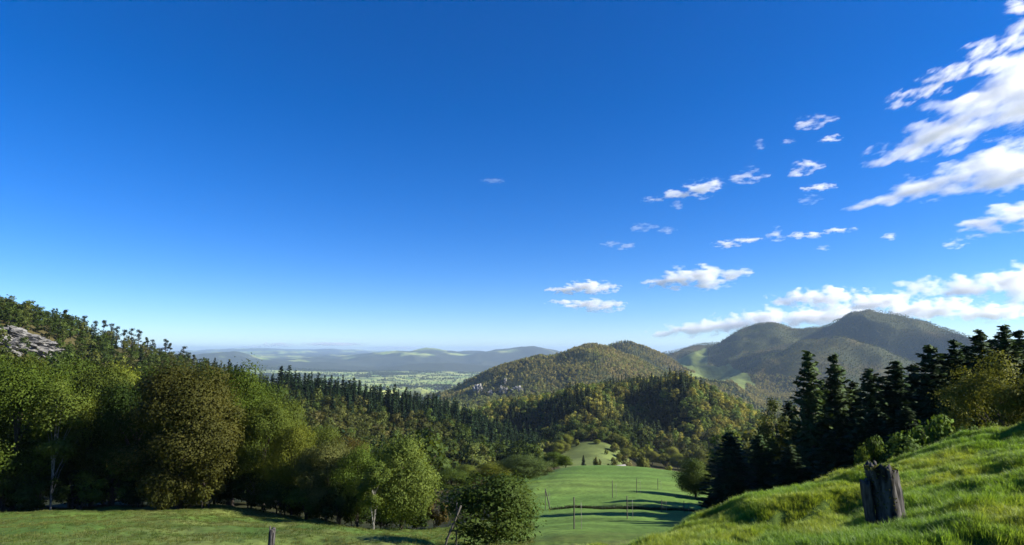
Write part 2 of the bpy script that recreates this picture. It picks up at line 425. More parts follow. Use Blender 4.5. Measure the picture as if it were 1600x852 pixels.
# ---- broadleaf: unit tree, height 1, crown half width 0.5 in x and y
def broadleaf(seed, leaves, leaf, H=13.0, W=10.0, lobes=34, low=0.1, top_bias=0.0, limb=8, trunk_r=0.22, aspect=0.62, multi=1, lean=0.0, lsc=0.85):
    r = np.random.default_rng(seed)
    cz = H * (low + (1 - low) * 0.52); rz = H * (1 - low) * 0.5; rx = W * 0.5
    d = rdir(r, lobes); d[:, 2] = d[:, 2] * 0.95 + 0.08
    rad = r.uniform(0.50, 0.86, lobes) ** 0.8
    c = d * rad[:, None] * np.array([rx, rx, rz]) * r.uniform(0.82, 1.08, (lobes, 1))
    pinch = 1 - 0.35 * np.clip(c[:, 2] / rz, 0, 1)
    c[:, :2] *= pinch[:, None]
    c[:, 2] += cz
    c[:, 0] += lean * (c[:, 2] / H) * W
    lr = r.uniform(0.13, 0.27, lobes) * min(W, H) * lsc
    wgt = lr ** 2; wgt /= wgt.sum()
    li = r.choice(lobes, leaves, p=wgt)
    dd = rdir(r, leaves); dd[:, 2] = np.where(r.random(leaves) < 0.25, np.abs(dd[:, 2]), dd[:, 2])
    sh = r.uniform(0.45, 1.0, leaves) ** 0.5 * (1 + 0.22 * r.normal(size=leaves))
    p = c[li] + dd * lr[li][:, None] * sh[:, None] * np.array([1.0, 1.0, 0.78])
    # sprays at the rim
    nrm = unit(dd * 0.9 + 0.6 * r.normal(size=(leaves, 3)) + np.array([0, 0, 0.35]))
    up = unit(dd * 0.7 + np.array([0, 0, -0.5]) + 0.6 * r.normal(size=(leaves, 3)))
    sz = leaf * r.uniform(0.6, 1.35, leaves)
    on = unit(unit((p - np.array([0, 0, cz * .9])) / np.array([rx, rx, rz])) * 0.55 + dd * 0.75 + 0.22 * r.normal(size=(leaves, 3)))
    nrm = nrm * np.where((nrm * on).sum(1, keepdims=True) < 0, -1, 1)
    keep = p[:, 2] > H * low * 0.35
    p, nrm, up, sz, li, on = p[keep], nrm[keep], up[keep], sz[keep], li[keep], on[keep]
    v, f = cards(p, nrm, up, sz, sz * aspect)
    lv = r.random(lobes)
    var = np.repeat(np.clip(0.55 * lv[li] + 0.45 * r.random(len(p)), 0, 1), 4)
    # trunk and limbs
    parts = []
    for s in range(multi):
        off = np.array([r.uniform(-1, 1), r.uniform(-1, 1), 0]) * (0.0 if multi == 1 else W * 0.07)
        tp = np.array([[0, 0, -0.5], [0.05, 0, H * 0.15], [r.uniform(-.3, .3), r.uniform(-.3, .3), H * 0.42], [r.uniform(-.5, .5) + lean * W * 0.7, r.uniform(-.5, .5), H * 0.86]]) + off * np.array([[1], [1.2], [1.8], [2.6]])
        parts.append(tube(tp, np.array([1.25, 1.0, 0.72, 0.12]) * trunk_r))
        for k in r.choice(lobes, min(limb, lobes), replace=False):
            z0 = np.clip((c[k, 2] - 0.25 * H) * 0.8, H * 0.12, H * 0.6)
            a = np.array([tp[1, 0] + (tp[2, 0] - tp[1, 0]) * z0 / (H * .42), tp[1, 1] + (tp[2, 1] - tp[1, 1]) * z0 / (H * .42), z0])
            mid = a * 0.5 + c[k] * 0.5 + np.array([0, 0, 0.04 * H])
            parts.append(tube([a, mid, c[k]], np.array([0.42, 0.28, 0.07]) * trunk_r, 5))
    tv, tf = merge(parts)
    return v, f, var, tv, tf, np.repeat(on, 4, 0)

# ---- conifer
def conifer(seed, H=14.0, W=5.0, whorls=34, per=8, seg=6, card=0.55, bare=0.04, rag=0.25, taper=1.0):
    r = np.random.default_rng(seed)
    P = []; Nn = []; U = []; S = []; V = []
    parts = [tube([[0, 0, -0.5], [0, 0, H * 0.5], [r.uniform(-.1, .1), 0, H * 0.985]], [H * 0.016, H * 0.009, 0.02], 6)]
    for i in range(whorls):
        t = (i + r.uniform(-.5, .5)) / whorls
        t = min(max(t, 0), 0.995)
        z = H * (bare + (1 - bare) * t)
        ln = W * 0.5 * (1 - t) ** (0.8 * taper) * (0.92 if t > 0.12 else 0.75 + t) + 0.12
        nb = max(4, int(per * (0.6 + 0.5 * (1 - t))))
        a0 = r.uniform(0, 6.28)
        for b in range(nb):
            a = a0 + 6.283 * b / nb + r.uniform(-.3, .3)
            L = ln * r.uniform(1 - rag * 1.6, 1 + rag)
            droop = (0.30 * (1 - t) - 0.25 * t) * L
            ns = max(2, int(seg * L / (W * 0.5) + 1.5))
            s = (np.arange(ns) + r.uniform(0.2, 1.0, ns)) / ns
            x = np.cos(a) * L * s; y = np.sin(a) * L * s
            zz = z + r.uniform(-.5, .5) * H / whorls - droop * s ** 1.4 + 0.12 * L * s ** 3
            ctr = np.stack([x, y, zz], 1)
            out_ = np.array([np.cos(a), np.sin(a), -0.25]); side = np.array([-np.sin(a), np.cos(a), 0])
            lv = r.random()
            for q in range(3):
                k = r.uniform(-1, 1, ns)[:, None]
                P.append(ctr + side * k * 0.28 * card * (1.3 - s[:, None]) + np.array([0, 0, -0.12 * card]) * r.random((ns, 1)))
                Nn.append(unit(np.array([0, 0, 1.0]) + side * r.normal(0, .7, (ns, 1)) + out_ * r.normal(0, 0.5, (ns, 1))))
                U.append(unit(out_ + side * k * 0.9 + np.array([0, 0, -0.35]) * r.random((ns, 1))))
                S.append(card * (1.15 - 0.45 * t) * r.uniform(0.7, 1.3, ns)); V.append(np.full(ns, lv) * 0.6 + 0.4 * r.random(ns))
            if L > 0.8 and b % 2 == 0 and whorls > 20:
                parts.append(tube([[0, 0, z], [np.cos(a) * L * .5, np.sin(a) * L * .5, z - droop * .38], [np.cos(a) * L * .92, np.sin(a) * L * .92, z - droop * .9 + .1 * L]], [0.05, 0.03, 0.01], 4))
    P = np.concatenate(P); Nn = np.concatenate(Nn); U = np.concatenate(U); S = np.concatenate(S); V = np.concatenate(V)
    on = unit(unit(np.stack([P[:, 0], P[:, 1], 0 * P[:, 0]], 1)) + np.array([0, 0, .45]) + .3 * r.normal(size=P.shape))
    Nn = Nn * np.where((Nn * on).sum(1, keepdims=True) < 0, -1, 1)
    v, f = cards(P, Nn, U, S, S * 0.5)
    tv, tf = merge(parts)
    return v, f, np.repeat(V, 4), tv, tf, np.repeat(on, 4, 0)

# ---- pine: long bare stem, clumped flat top
def pine(seed, leaves, leaf, H=15.0, W=5.5):
    r = np.random.default_rng(seed)
    nl = 13
    t = r.uniform(0.52, 1.0, nl); t[0] = 0.98
    a = r.uniform(0, 6.28, nl)
    rr = W * 0.5 * r.uniform(0.2, 0.8, nl) * (1.15 - 0.75 * (t - 0.5) * 1.6)
    c = np.stack([np.cos(a) * rr, np.sin(a) * rr, t * H * 0.95], 1)
    lr = r.uniform(0.6, 1.25, nl)
    li = r.integers(0, nl, leaves)
    dd = rdir(r, leaves)
    p = c[li] + dd * lr[li][:, None] * np.array([1.1, 1.1, 0.95]) * r.uniform(0.5, 1.05, (leaves, 1))
    nn = unit(dd + 0.7 * r.normal(size=(leaves, 3)) + np.array([0, 0, .5])); nn = nn * np.where((nn * dd).sum(1, keepdims=True) < 0, -1, 1)
    v, f = cards(p, nn, rdir(r, leaves), leaf * r.uniform(.7, 1.3, leaves), leaf * 0.55)
    parts = [tube([[0, 0, -1], [r.uniform(-.2, .2), 0, H * 0.5], [r.uniform(-.4, .4), 0, H * 0.96]], [0.22, 0.16, 0.05], 6)]
    for k in range(nl):
        parts.append(tube([[0, 0, c[k, 2] - 0.5], c[k]], [0.08, 0.03], 4))
    tv, tf = merge(parts)
    return v, f, np.repeat(0.5 * r.random(nl)[li] + 0.5 * r.random(leaves), 4), tv, tf, np.repeat(dd, 4, 0)

class Kind:
    """one kind of tree: crown and trunk meshes, and one joined mesh for small copies"""
    def __init__(self, name, data, mleaf, mbark, H, W, joined=False):
        v, f, var, tv, tf, on = data
        self.H, self.W = H, W
        if joined:
            vv = np.concatenate([v, tv]); ff = np.concatenate([f, tf + len(v)])
            self.mesh = make_mesh(name, vv, [ff], [mleaf, mbark], np.concatenate([np.zeros(len(f)), np.ones(len(tf))]), np.concatenate([var, np.full(len(tv), 0.5)]), nor=np.concatenate([on, unit(tv * np.array([1, 1, 0]) + 1e-3)]))
        else:
            self.crown = make_mesh(name + "_crown", v, [f], [mleaf], None, var, nor=on)
            self.trunk = make_mesh(name + "_trunk", tv, [tf], [mbark], None, None, True)

# ------------------------------------------------------------------ TERRAIN MESH
cols = np.concatenate([np.radians(np.arange(-180, -62, 4.0)), np.radians(np.arange(-62, -46, 1.0)), np.radians(np.arange(-46, 46, 0.16)), np.radians(np.arange(46, 62, 1.0)), np.radians(np.arange(62, 180.1, 4.0))])
cols[-1] = math.pi
SUB = [46, 22, 22, 26, 26, 12, 12, 16, 8, 18, 10, 10, 30, 12, 16, 10, 26, 14, 8, 4, 14, 6, 8, 3]
SUB = [64] + SUB[1:]
rows_ld = []; rows_k = []
ti = (cols + math.pi) / (2 * math.pi) * (len(AZ) - 1)
LDc = np.array([np.interp(ti, np.arange(len(AZ)), LD[k]) for k in range(len(LD))])
for k in range(len(LD) - 1):
    for s in range(SUB[k]):
        rows_ld.append(LDc[k] + (LDc[k + 1] - LDc[k]) * s / SUB[k]); rows_k.append(k)
rows_ld.append(LDc[-1]); rows_k.append(len(LD) - 2)
RLD = np.array(rows_ld); RK = np.array(rows_k)
A2 = np.broadcast_to(cols, RLD.shape)
Z2 = hz(A2, RLD)
D2 = np.exp(RLD); X2 = D2 * np.sin(A2); Y2 = D2 * np.cos(A2)
K2 = np.broadcast_to(RK[:, None], RLD.shape)
PX2 = 800 + F * np.tan(np.clip(A2, -1.4, 1.4)) * 1.0

def lay_t(az, ld):
    """layer coordinate: 3.4 is 40 percent of the way from layer 3 to layer 4"""
    t = (np.asarray(az) + math.pi) / (2 * math.pi) * (len(AZ) - 1)
    i0 = np.clip(t.astype(int), 0, len(AZ) - 2); f = t - i0
    D = LD[:, i0] * (1 - f) + LD[:, i0 + 1] * f
    k = np.clip((D <= ld[None]).sum(0) - 1, 0, len(D) - 2); j = np.arange(len(ld))
    return k + np.clip((ld - D[k, j]) / (D[k + 1, j] - D[k, j]), 0, 1)

def meadow_mask(x, y, d, t, px):
    """1 where the ground is grass, 0 where it is wood"""
    # index: 0 start,1 bank crest,2 foot,3 near,4 edge,5 field crest,6 hollow,7 slope,8 ridge crest,9 behind,10 hill crest,11 behind,12 foot,13 cliff hill,14 pinnacle,15 spur,16 valley,17 main crest,18 plain
    m = np.where(t < 4.0, 1.0, 0.0)
    fld = ((t >= 4.0) & (t < 5.35) & (px > 800) & (px < 1125)).astype(float)
    m = np.maximum(m, fld)
    pale = (t > 6.2) & (t < 8.1) & (px > 868 + 12 * np.sin(d * .05)) & (px < 990 - (t - 7) * 15)
    m = np.maximum(m, pale.astype(float))
    wob = 14 * np.sin(d * 0.004)
    sad = (t > 14.25) & (t < 16.55) & (px > 1040 + wob * .5) & (px < 1096 + wob * .5)
    ton = (t > 13.6) & (t < 15.95) & (px > 1082) & (px < 1148 - 25 * (t - 15))
    gl = (t > 13.1) & (t < 14.1) & (px > 1072) & (px < 1160)
    sh = (t > 13.0) & (t < 13.25) & (px > 985) & (px < 1010)
    m = np.maximum(m, (sad | ton | gl | sh).astype(float))
    return m

def cells(x, y, size, s):
    """irregular field pattern"""
    a = 0.5
    u = (x * math.cos(a) + y * math.sin(a)) / size + 0.6 * fbm(x / size / 3, y / size / 3, s)
    v = (-x * math.sin(a) + y * math.cos(a)) / (size * 1.7) + 0.6 * fbm(x / size / 3 + 9, y / size / 3, s + 3)
    return _hash(np.floor(u), np.floor(v), s + 7), _hash(np.floor(u), np.floor(v), s + 8)

def ground_color(x, y, d, t, px):
    g1 = np.array([0.086, 0.138, 0.026]); g2 = np.array([0.135, 0.160, 0.042]); g3 = np.array([0.064, 0.122, 0.022])
    n = fbm(x * 0.22, y * 0.22, 81, 4)[..., None]; n2 = fbm(x * 0.05, y * 0.05, 85, 3)[..., None]
    grass = g1 + (g2 - g1) * sstep(0.45, 0.75, n) + (g3 - g1) * sstep(0.5, 0.75, n2)
    fieldc = np.array([0.10, 0.18, 0.034]) * (0.8 + 0.3 * n + 0.18 * np.sin(d * 0.9 + 3 * n[..., 0])[..., None] * sstep(.4, .6, n2)) + np.array([0.020, 0.012, 0.004]) * sstep(0.5, 0.8, n2)
    infield = (sstep(28, 40, d) * sstep(740, 830, px) * (1 - sstep(1130, 1200, px)))[..., None]
    grass = grass * (1 - infield) + fieldc * infield
    # worn earth where the meadow meets the trees
    dirt = (sstep(3.80, 3.97, t) * (1 - sstep(4.0, 4.1, t)) * sstep(150, 280, px) * (1 - sstep(380, 470, px)) * sstep(0.35, .6, n[..., 0]))[..., None]
    grass = grass * (1 - dirt) + np.array([0.12, 0.075, 0.045]) * dirt
    pale = np.array([0.125, 0.16, 0.045]) * (0.45 + 1.1 * fbm(x * .05, y * .05, 91, 4)[..., None])
    grass = np.where((d > 250)[..., None], pale, grass)
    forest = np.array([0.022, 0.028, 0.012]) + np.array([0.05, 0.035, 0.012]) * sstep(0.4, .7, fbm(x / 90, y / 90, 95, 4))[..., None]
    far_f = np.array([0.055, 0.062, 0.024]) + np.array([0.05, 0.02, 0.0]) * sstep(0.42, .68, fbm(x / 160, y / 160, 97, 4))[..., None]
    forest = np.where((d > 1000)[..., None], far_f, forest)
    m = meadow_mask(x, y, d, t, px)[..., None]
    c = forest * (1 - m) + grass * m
    # the plain: fields, woods and villages
    pl = ((px < 735) & (d > 1250)) | ((d > 4600))
    h1, h2 = cells(x, y, 130.0, 3)
    fc = np.array([0.17, 0.26, 0.07]) + h1[..., None] * np.array([0.20, 0.14, 0.06])
    wood = sstep(0.54, 0.58, 0.7 * fbm(x / 700, y / 330, 101, 3) + 0.3 * fbm(x / 130, y / 130, 103, 2))
    wood = np.maximum(wood, (h2 > 0.9) * 0.8)
    wood = np.where((t > 18.15), sstep(0.32, 0.42, fbm(x / 900, y / 600, 105, 4)), wood)
    wood = np.where((t > 18.3) & (t < 20.2), 1.0, wood)[..., None]
    pc = fc * (1 - wood) + np.array([0.045, 0.05, 0.034]) * wood
    c = np.where(pl[..., None], pc, c)
    return np.clip(c, 0.004, 1)

T2 = lay_t(A2.ravel(), RLD.ravel()).reshape(A2.shape)
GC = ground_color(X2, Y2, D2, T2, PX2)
R, C = RLD.shape
seg_names = {0: "meadow", 1: "wooded_ridge", 2: "wooded_hill", 3: "cliff_hill", 4: "mountain_range", 5: "valley_plain", 6: "far_hills"}
kr = RK[:-1]
seg_row = np.select([kr < 6, kr < 9, kr < 11, kr < 14, kr < 18, kr >= 18], [0, 1, 2, 3, 4, 6])
pxf = PX2[:-1, :-1]
seg = np.broadcast_to(seg_row[:, None], (R - 1, C - 1)).copy()
seg[((seg == 3) | (seg == 4)) & (pxf < 690)] = 5
seg[(kr[:, None] == 17) & (pxf >= 690)] = 5
iv = np.arange(R * C).reshape(R, C)
quads = np.stack([iv[:-1, :-1], iv[1:, :-1], iv[1:, 1:], iv[:-1, 1:]], -1)[:, :, ::-1]
allv = np.stack([X2, Y2, Z2], -1).reshape(-1, 3); allc = GC.reshape(-1, 3)
for s, nm in seg_names.items():
    q = quads[seg == s].reshape(-1, 4)
    if s == 0:        # close the hole under the camera
        c0 = len(allv)
        allv = np.concatenate([allv, [[0, 0, -1.6]]]); allc = np.concatenate([allc, [allc[0]]])
        tri = np.stack([iv[0, :-1], iv[0, 1:], np.full(C - 1, c0)], -1)[:, ::-1]
    us, inv = np.unique(np.concatenate([q.ravel(), tri.ravel()]) if s == 0 else q.ravel(), return_inverse=True)
    fs = [inv[:q.size].reshape(-1, 4)]
    if s == 0: fs.append(inv[q.size:].reshape(-1, 3))
    me = make_mesh(nm, allv[us], fs, [M_TERRAIN], smooth=True)
    ca = me.color_attributes.new("ground_color", 'FLOAT_COLOR', 'POINT')
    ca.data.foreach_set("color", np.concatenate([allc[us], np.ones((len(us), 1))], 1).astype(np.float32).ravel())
    tag(link(nm, me), kind='structure')

# ------------------------------------------------------------------ TREE KINDS
K_BROAD = [Kind("broadleaf", broadleaf(100 + i, 38000, 0.21, 13, 10, 52, 0.06 + .05 * (i % 2), limb=9), M_LEAF, M_BARK, 13, 10) for i in range(4)]
K_MAPLE = Kind("maple", broadleaf(131, 64000, 0.21, 15, 11, 70, 0.02, limb=2, trunk_r=.28, lsc=.7), M_LEAF, M_BARK, 15, 11)
K_ROUND = Kind("round_tree", broadleaf(141, 28000, 0.17, 7.2, 6.6, 70, 0.02, limb=9, trunk_r=.16), M_LEAF, M_BARK, 7.2, 6.6)
K_BIRCH = Kind("birch", broadleaf(151, 7000, 0.2, 9, 3.6, 26, 0.22, limb=3, trunk_r=.05, multi=2), M_LEAF, M_BIRCH, 9, 3.6)
K_LOOSE = Kind("loose_tree", broadleaf(181, 17000, 0.2, 10, 10, 46, 0.02, limb=14, trunk_r=.14, lsc=.6), M_LEAF, M_BARK, 10, 10)
K_THINBIRCH = Kind("tall_birch", broadleaf(157, 8000, 0.26, 16, 6, 40, 0.25, limb=5, trunk_r=.07, multi=2), M_LEAF, M_BIRCH, 16, 6)
K_THIN = Kind("thin_tree", broadleaf(155, 5200, 0.3, 13, 5.5, 34, 0.12, limb=20, trunk_r=.13), M_LEAF, M_BARK, 13, 5.5)
K_BUSH = [Kind("bush", broadleaf(161 + i, 5200, 0.2, 3.2, 4.4, 24, 0.0, limb=8, trunk_r=.06, multi=3), M_LEAF, M_BARK, 3.2, 4.4) for i in range(3)]
K_NEARTREE = Kind("young_tree", broadleaf(171, 12000, 0.19, 5.2, 4.8, 46, 0.0, limb=16, trunk_r=.08, aspect=.5), M_LEAF, M_BARK, 5.2, 4.8)
K_SPRUCE = [Kind("spruce", conifer(200 + i, 14, 5.4, 46, 11, 9, 0.72, 0.02, 0.3 + .05 * i, 0.92), M_NEEDLE, M_BARK, 14, 5.4) for i in range(4)]
K_MB = [Kind("far_broadleaf", broadleaf(300 + i, 620, 1.0, 12, 8.5, 18, 0.03, limb=3), M_LEAF, M_BARK, 12, 8.5, True) for i in range(4)]
K_MC = [Kind("far_spruce", conifer(320 + i, 14, 5.0 + .5 * i, 18, 7, 3, 1.3, 0.02, 0.25 + .06 * i, .85 + .12 * i), M_NEEDLE, M_BARK, 14, 5.0, True) for i in range(4)]
K_MP = [Kind("far_pine", pine(340 + i, 640, 0.6), M_NEEDLE, M_BARK, 15, 5.5, True) for i in range(3)]
K_FB = [Kind("distant_broadleaf", broadleaf(360 + i, 70, 2.6, 11, 9, 9, 0.0, limb=0), M_LEAF, M_BARK, 11, 9, True) for i in range(3)]
K_FC = [Kind("distant_spruce", conifer(380 + i, 13, 5.0, 6, 5, 2, 2.7, 0.0, 0.2), M_NEEDLE, M_BARK, 13, 5, True) for i in range(2)]

# ------------------------------------------------------------------ instanced stuff
def scatter(name, pts, kinds, kidx, rot, scl, tint, label):
    """many alike things nobody could count: points carrying instances"""
    me = bpy.data.meshes.new(name)
    n = len(pts)
    me.vertices.add(n); me.vertices.foreach_set("co", np.asarray(pts, np.float32).ravel())
    a = me.attributes.new("kind_index", 'INT', 'POINT'); a.data.foreach_set("value", np.asarray(kidx, np.int32))
    a = me.attributes.new("turn", 'FLOAT_VECTOR', 'POINT'); a.data.foreach_set("vector", np.asarray(rot, np.float32).ravel())
    a = me.attributes.new("size", 'FLOAT_VECTOR', 'POINT'); a.data.foreach_set("vector", np.asarray(scl, np.float32).ravel())
    a = me.attributes.new("tint", 'FLOAT_VECTOR', 'POINT'); a.data.foreach_set("vector", np.asarray(tint, np.float32).ravel())
    o = link(name, me)
    g = bpy.data.node_groups.new(name + "_nodes", 'GeometryNodeTree')
    g.interface.new_socket("Geometry", in_out='INPUT', socket_type='NodeSocketGeometry')
    g.interface.new_socket("Geometry", in_out='OUTPUT', socket_type='NodeSocketGeometry')
    gi = g.nodes.new("NodeGroupInput"); go = g.nodes.new("NodeGroupOutput")
    ip = g.nodes.new("GeometryNodeInstanceOnPoints")
    jg = g.nodes.new("GeometryNodeJoinGeometry")
    for m in reversed(kinds):      # join keeps last linked first
        oi = g.nodes.new("GeometryNodeObjectInfo"); oi.inputs['As Instance'].default_value = True
        src = bpy.data.objects.get("source_" + m.name)
        if src is None: src = bpy.data.objects.new("source_" + m.name, m)
        oi.inputs['Object'].default_value = src
        g.links.new(oi.outputs['Geometry'], jg.inputs[0])
    def na(nm, ty):
        q = g.nodes.new("GeometryNodeInputNamedAttribute"); q.data_type = ty; q.inputs['Name'].default_value = nm
        return q.outputs['Attribute']
    g.links.new(gi.outputs[0], ip.inputs['Points']); g.links.new(jg.outputs[0], ip.inputs['Instance'])
    ip.inputs['Pick Instance'].default_value = True
    g.links.new(na("kind_index", 'INT'), ip.inputs['Instance Index'])
    g.links.new(na("turn", 'FLOAT_VECTOR'), ip.inputs['Rotation'])
    g.links.new(na("size", 'FLOAT_VECTOR'), ip.inputs['Scale'])
    g.links.new(ip.outputs[0], go.inputs[0])
    md = o.modifiers.new("scatter", 'NODES'); md.node_group = g
    tag(o, label, kind='stuff')
    return o

# ------------------------------------------------------------------ FORESTS beyond the field
GREEN = np.array([0.048, 0.074, 0.018]); OLIVE = np.array([0.090, 0.094, 0.028]); BROWN = np.array([0.095, 0.080, 0.030])
YELL = np.array([0.24, 0.215, 0.05]); DARKN = np.array([0.016, 0.030, 0.014]); SAGE = np.array([0.060, 0.080, 0.040])

def jitter_grid(x0, x1, y0, y1, s):
    gx, gy = np.meshgrid(np.arange(x0, x1, s), np.arange(y0, y1, s))
    x = (gx + rng.uniform(-.45, .45, gx.shape) * s).ravel(); y = (gy + rng.uniform(-.45, .45, gy.shape) * s).ravel()
    return x, y

# horizon table: highest line of sight up to each distance, trees included
HA = np.radians(np.arange(-46, 46, 0.2)); HD = np.exp(np.linspace(math.log(15), math.log(6000), 420))
_a, _l = np.meshgrid(HA, np.log(HD), indexing='ij')
HZ = hz(_a, _l)
_t = lay_t(_a.ravel(), _l.ravel()).reshape(_a.shape)
_can = np.where(meadow_mask(HD[None] * np.sin(_a), HD[None] * np.cos(_a), HD[None] + 0 * _a, _t, 800 + F * np.tan(_a)) > .5, 0, 6.0) * (_t > 4)
HS = np.maximum.accumulate((HZ + _can) / HD[None], axis=1)
def visible(x, y, ztop, slack=0.0):
    a = np.arctan2(x, y); d = np.hypot(x, y)
    i = np.clip(((a - HA[0]) / (HA[1] - HA[0])).round().astype(int), 0, len(HA) - 1)
    j = np.clip(np.searchsorted(HD, d * 0.975 - 6) - 1, 0, len(HD) - 1)
    return (ztop / d > HS[i, j] - slack) & (np.abs(a) < math.radians(45))

def forest(x, y, tmin, tmax, pxmin=-1e9, pxmax=1e9):
    d = np.hypot(x, y); a = np.arctan2(x, y)
    ok = (np.abs(a) < math.radians(46)) & (y > 0)
    x, y, d, a = x[ok], y[ok], d[ok], a[ok]
    t = lay_t(a, np.log(d)); px = 800 + F * np.tan(a)
    ok = (t > tmin) & (t < tmax) & (px > pxmin) & (px < pxmax) & (meadow_mask(x, y, d, t, px) < .5)
    x, y, d, a, t, px = [q[ok] for q in (x, y, d, a, t, px)]
    return x, y, ground(x, y), d, t, px

# left ridge and middle hill
fx, fy = jitter_grid(-480, 420, 120, 700, 6.0)
x, y, z, d, t, px = forest(fx, fy, 5.15, 10.7)
ok = ~((px > 842) & (px < 1118) & (t < 7.9 + .5 * (px > 985) * (px - 1118) / 133)) & ~((px > 690) & (px <= 842) & (t < 6.0))
x, y, z, d, t, px = [q[ok] for q in (x, y, z, d, t, px)]
con = fbm(x / 55, y / 55, 201, 3) + 0.12 * rng.normal(size=len(x))
ridge = t < 9
hol = np.exp(-((px - 1000) / 38) ** 2) * (py_of(x, y, z) < 700) + .9 * np.exp(-((px - 800) / 45) ** 2)
pc = np.where(ridge, np.where(px > 845, 0.08, 0.27 + 0.35 * sstep(7.0, 7.6, t) * (px > 330)), 0.24 + .34 * np.clip(hol, 0, 1))
pc = np.where(ridge & (px < 330), 0.22 - .12 * (px < 130), pc)
isc = con < pc + 0.08
hgt = np.where(isc, np.clip(rng.normal(12.2, 2.7, len(x)), 6, 18), rng.uniform(7.5, 13.5, len(x)))
hgt = np.where((t > 7.5) & (t < 8.6) & (px > 840), hgt * .72, hgt)
hgt = np.where((px < 440) & (t > 7.2), hgt * (0.62 + .1 * rng.random(len(x))), hgt)
hgt = np.where((px > 140) & (px < 320) & (t > 7.6), hgt * 0.8, hgt)
vis = visible(x, y, z + hgt)
# leave the rock ledges of the left ridge bare
x, y, z, d, t, px, con, hgt, isc = [q[vis] for q in (x, y, z, d, t, px, con, hgt, isc)]
pyv = py_of(x, y, z + hgt * 0.5)
bare = (px > -40) & (px < 84) & (pyv > 512) & (pyv < 562) & (rng.random(len(x)) < 0.74)
x, y, z, d, t, px, con, hgt, isc = [q[~bare] for q in (x, y, z, d, t, px, con, hgt, isc)]
n = len(x)
u = rng.random(n); v_ = fbm(x / 70, y / 70, 221, 3)
au = sstep(0.42, 0.62, v_ + 0.12 * rng.normal(size=n))
tb = GREEN + (OLIVE - GREEN) * np.clip(au + .2, 0, 1)[:, None] + (BROWN - OLIVE) * (sstep(0.55, 1, u) * au)[:, None]
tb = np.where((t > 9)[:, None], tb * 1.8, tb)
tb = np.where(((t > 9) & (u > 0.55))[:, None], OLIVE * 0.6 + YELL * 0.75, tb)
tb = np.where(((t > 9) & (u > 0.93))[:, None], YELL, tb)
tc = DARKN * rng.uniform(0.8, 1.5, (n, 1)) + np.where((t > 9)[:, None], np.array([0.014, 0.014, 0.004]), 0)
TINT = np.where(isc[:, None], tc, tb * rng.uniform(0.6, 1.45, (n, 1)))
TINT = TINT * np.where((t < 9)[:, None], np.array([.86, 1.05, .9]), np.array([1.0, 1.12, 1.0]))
score = hgt / d
# trees that the near woods hide come last
top_py = np.interp(px, [-60, 0, 290, 370, 410, 460, 510, 620, 680, 700, 760, 850, 870, 1105, 1120, 1230, 1250, 1330, 1400, 1600], [560, 575, 562, 590, 640, 680, 700, 700, 780, 760, 745, 760, 900, 900, 685, 690, 560, 570, 575, 515])
score = np.where(py_of(x, y, z + hgt * .8) > top_py, 0, score)
order = np.argsort(-score)
single = np.zeros(n, bool)
ri = t < 9
for q_, c_ in ((isc & ri, 120), (isc & ~ri, 130), (~isc & ri, 120), (~isc & ~ri, 130)):
    oo = order[q_[order]][:c_]; single[oo[score[oo] > 0]] = True
nm_region = np.where(t < 9, 0, 1)
LAB = {(0, True): ("dark spruce in the forest on the shaded left ridge", "spruces on the left ridge"),
       (0, False): ("olive broadleaf tree in the forest on the shaded left ridge", "broadleaf trees on the left ridge"),
       (1, True): ("dark spruce in the sunlit forest on the middle hill", "spruces on the middle hill"),
       (1, False): ("yellowish broadleaf tree in the sunlit forest on the middle hill", "broadleaf trees on the middle hill")}
for i in np.nonzero(single)[0]:
    kk = (K_MC if isc[i] else K_MB)
    k = kk[int(rng.integers(len(kk)))]
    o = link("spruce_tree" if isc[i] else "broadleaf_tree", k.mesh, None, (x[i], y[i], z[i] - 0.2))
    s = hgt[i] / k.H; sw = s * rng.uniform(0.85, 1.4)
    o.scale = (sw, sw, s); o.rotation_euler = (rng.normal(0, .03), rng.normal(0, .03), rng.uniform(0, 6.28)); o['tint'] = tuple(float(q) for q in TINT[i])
    lab, grp = LAB[(int(nm_region[i]), bool(isc[i]))]
    tag(o, lab, "tree", grp)
def forest_stuff(name, sel, kb, kc, label, isc, x, y, z, hgt, TINT):
    n = sel.sum()
    kinds = [k.mesh for k in kb] + [k.mesh for k in kc]
    H = np.array([k.H for k in kb] + [k.H for k in kc])
    ki = np.where(isc[sel], len(kb) + rng.integers(0, len(kc), n), rng.integers(0, len(kb), n))
    s = hgt[sel] / H[ki]; sw = s * rng.uniform(0.85, 1.35, n)
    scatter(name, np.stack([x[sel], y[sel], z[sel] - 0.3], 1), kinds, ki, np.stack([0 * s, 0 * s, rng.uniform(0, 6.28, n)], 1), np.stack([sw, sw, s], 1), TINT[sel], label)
forest_stuff("ridge_forest", ~single & (t < 9), K_MB, K_MC, "dense mixed forest covering the shaded left ridge", isc, x, y, z, hgt, TINT)
forest_stuff("hill_forest", ~single & (t >= 9), K_MB, K_MC, "dense mixed forest covering the middle hill", isc, x, y, z, hgt, TINT)
print("mid trees", n, "singles", single.sum())

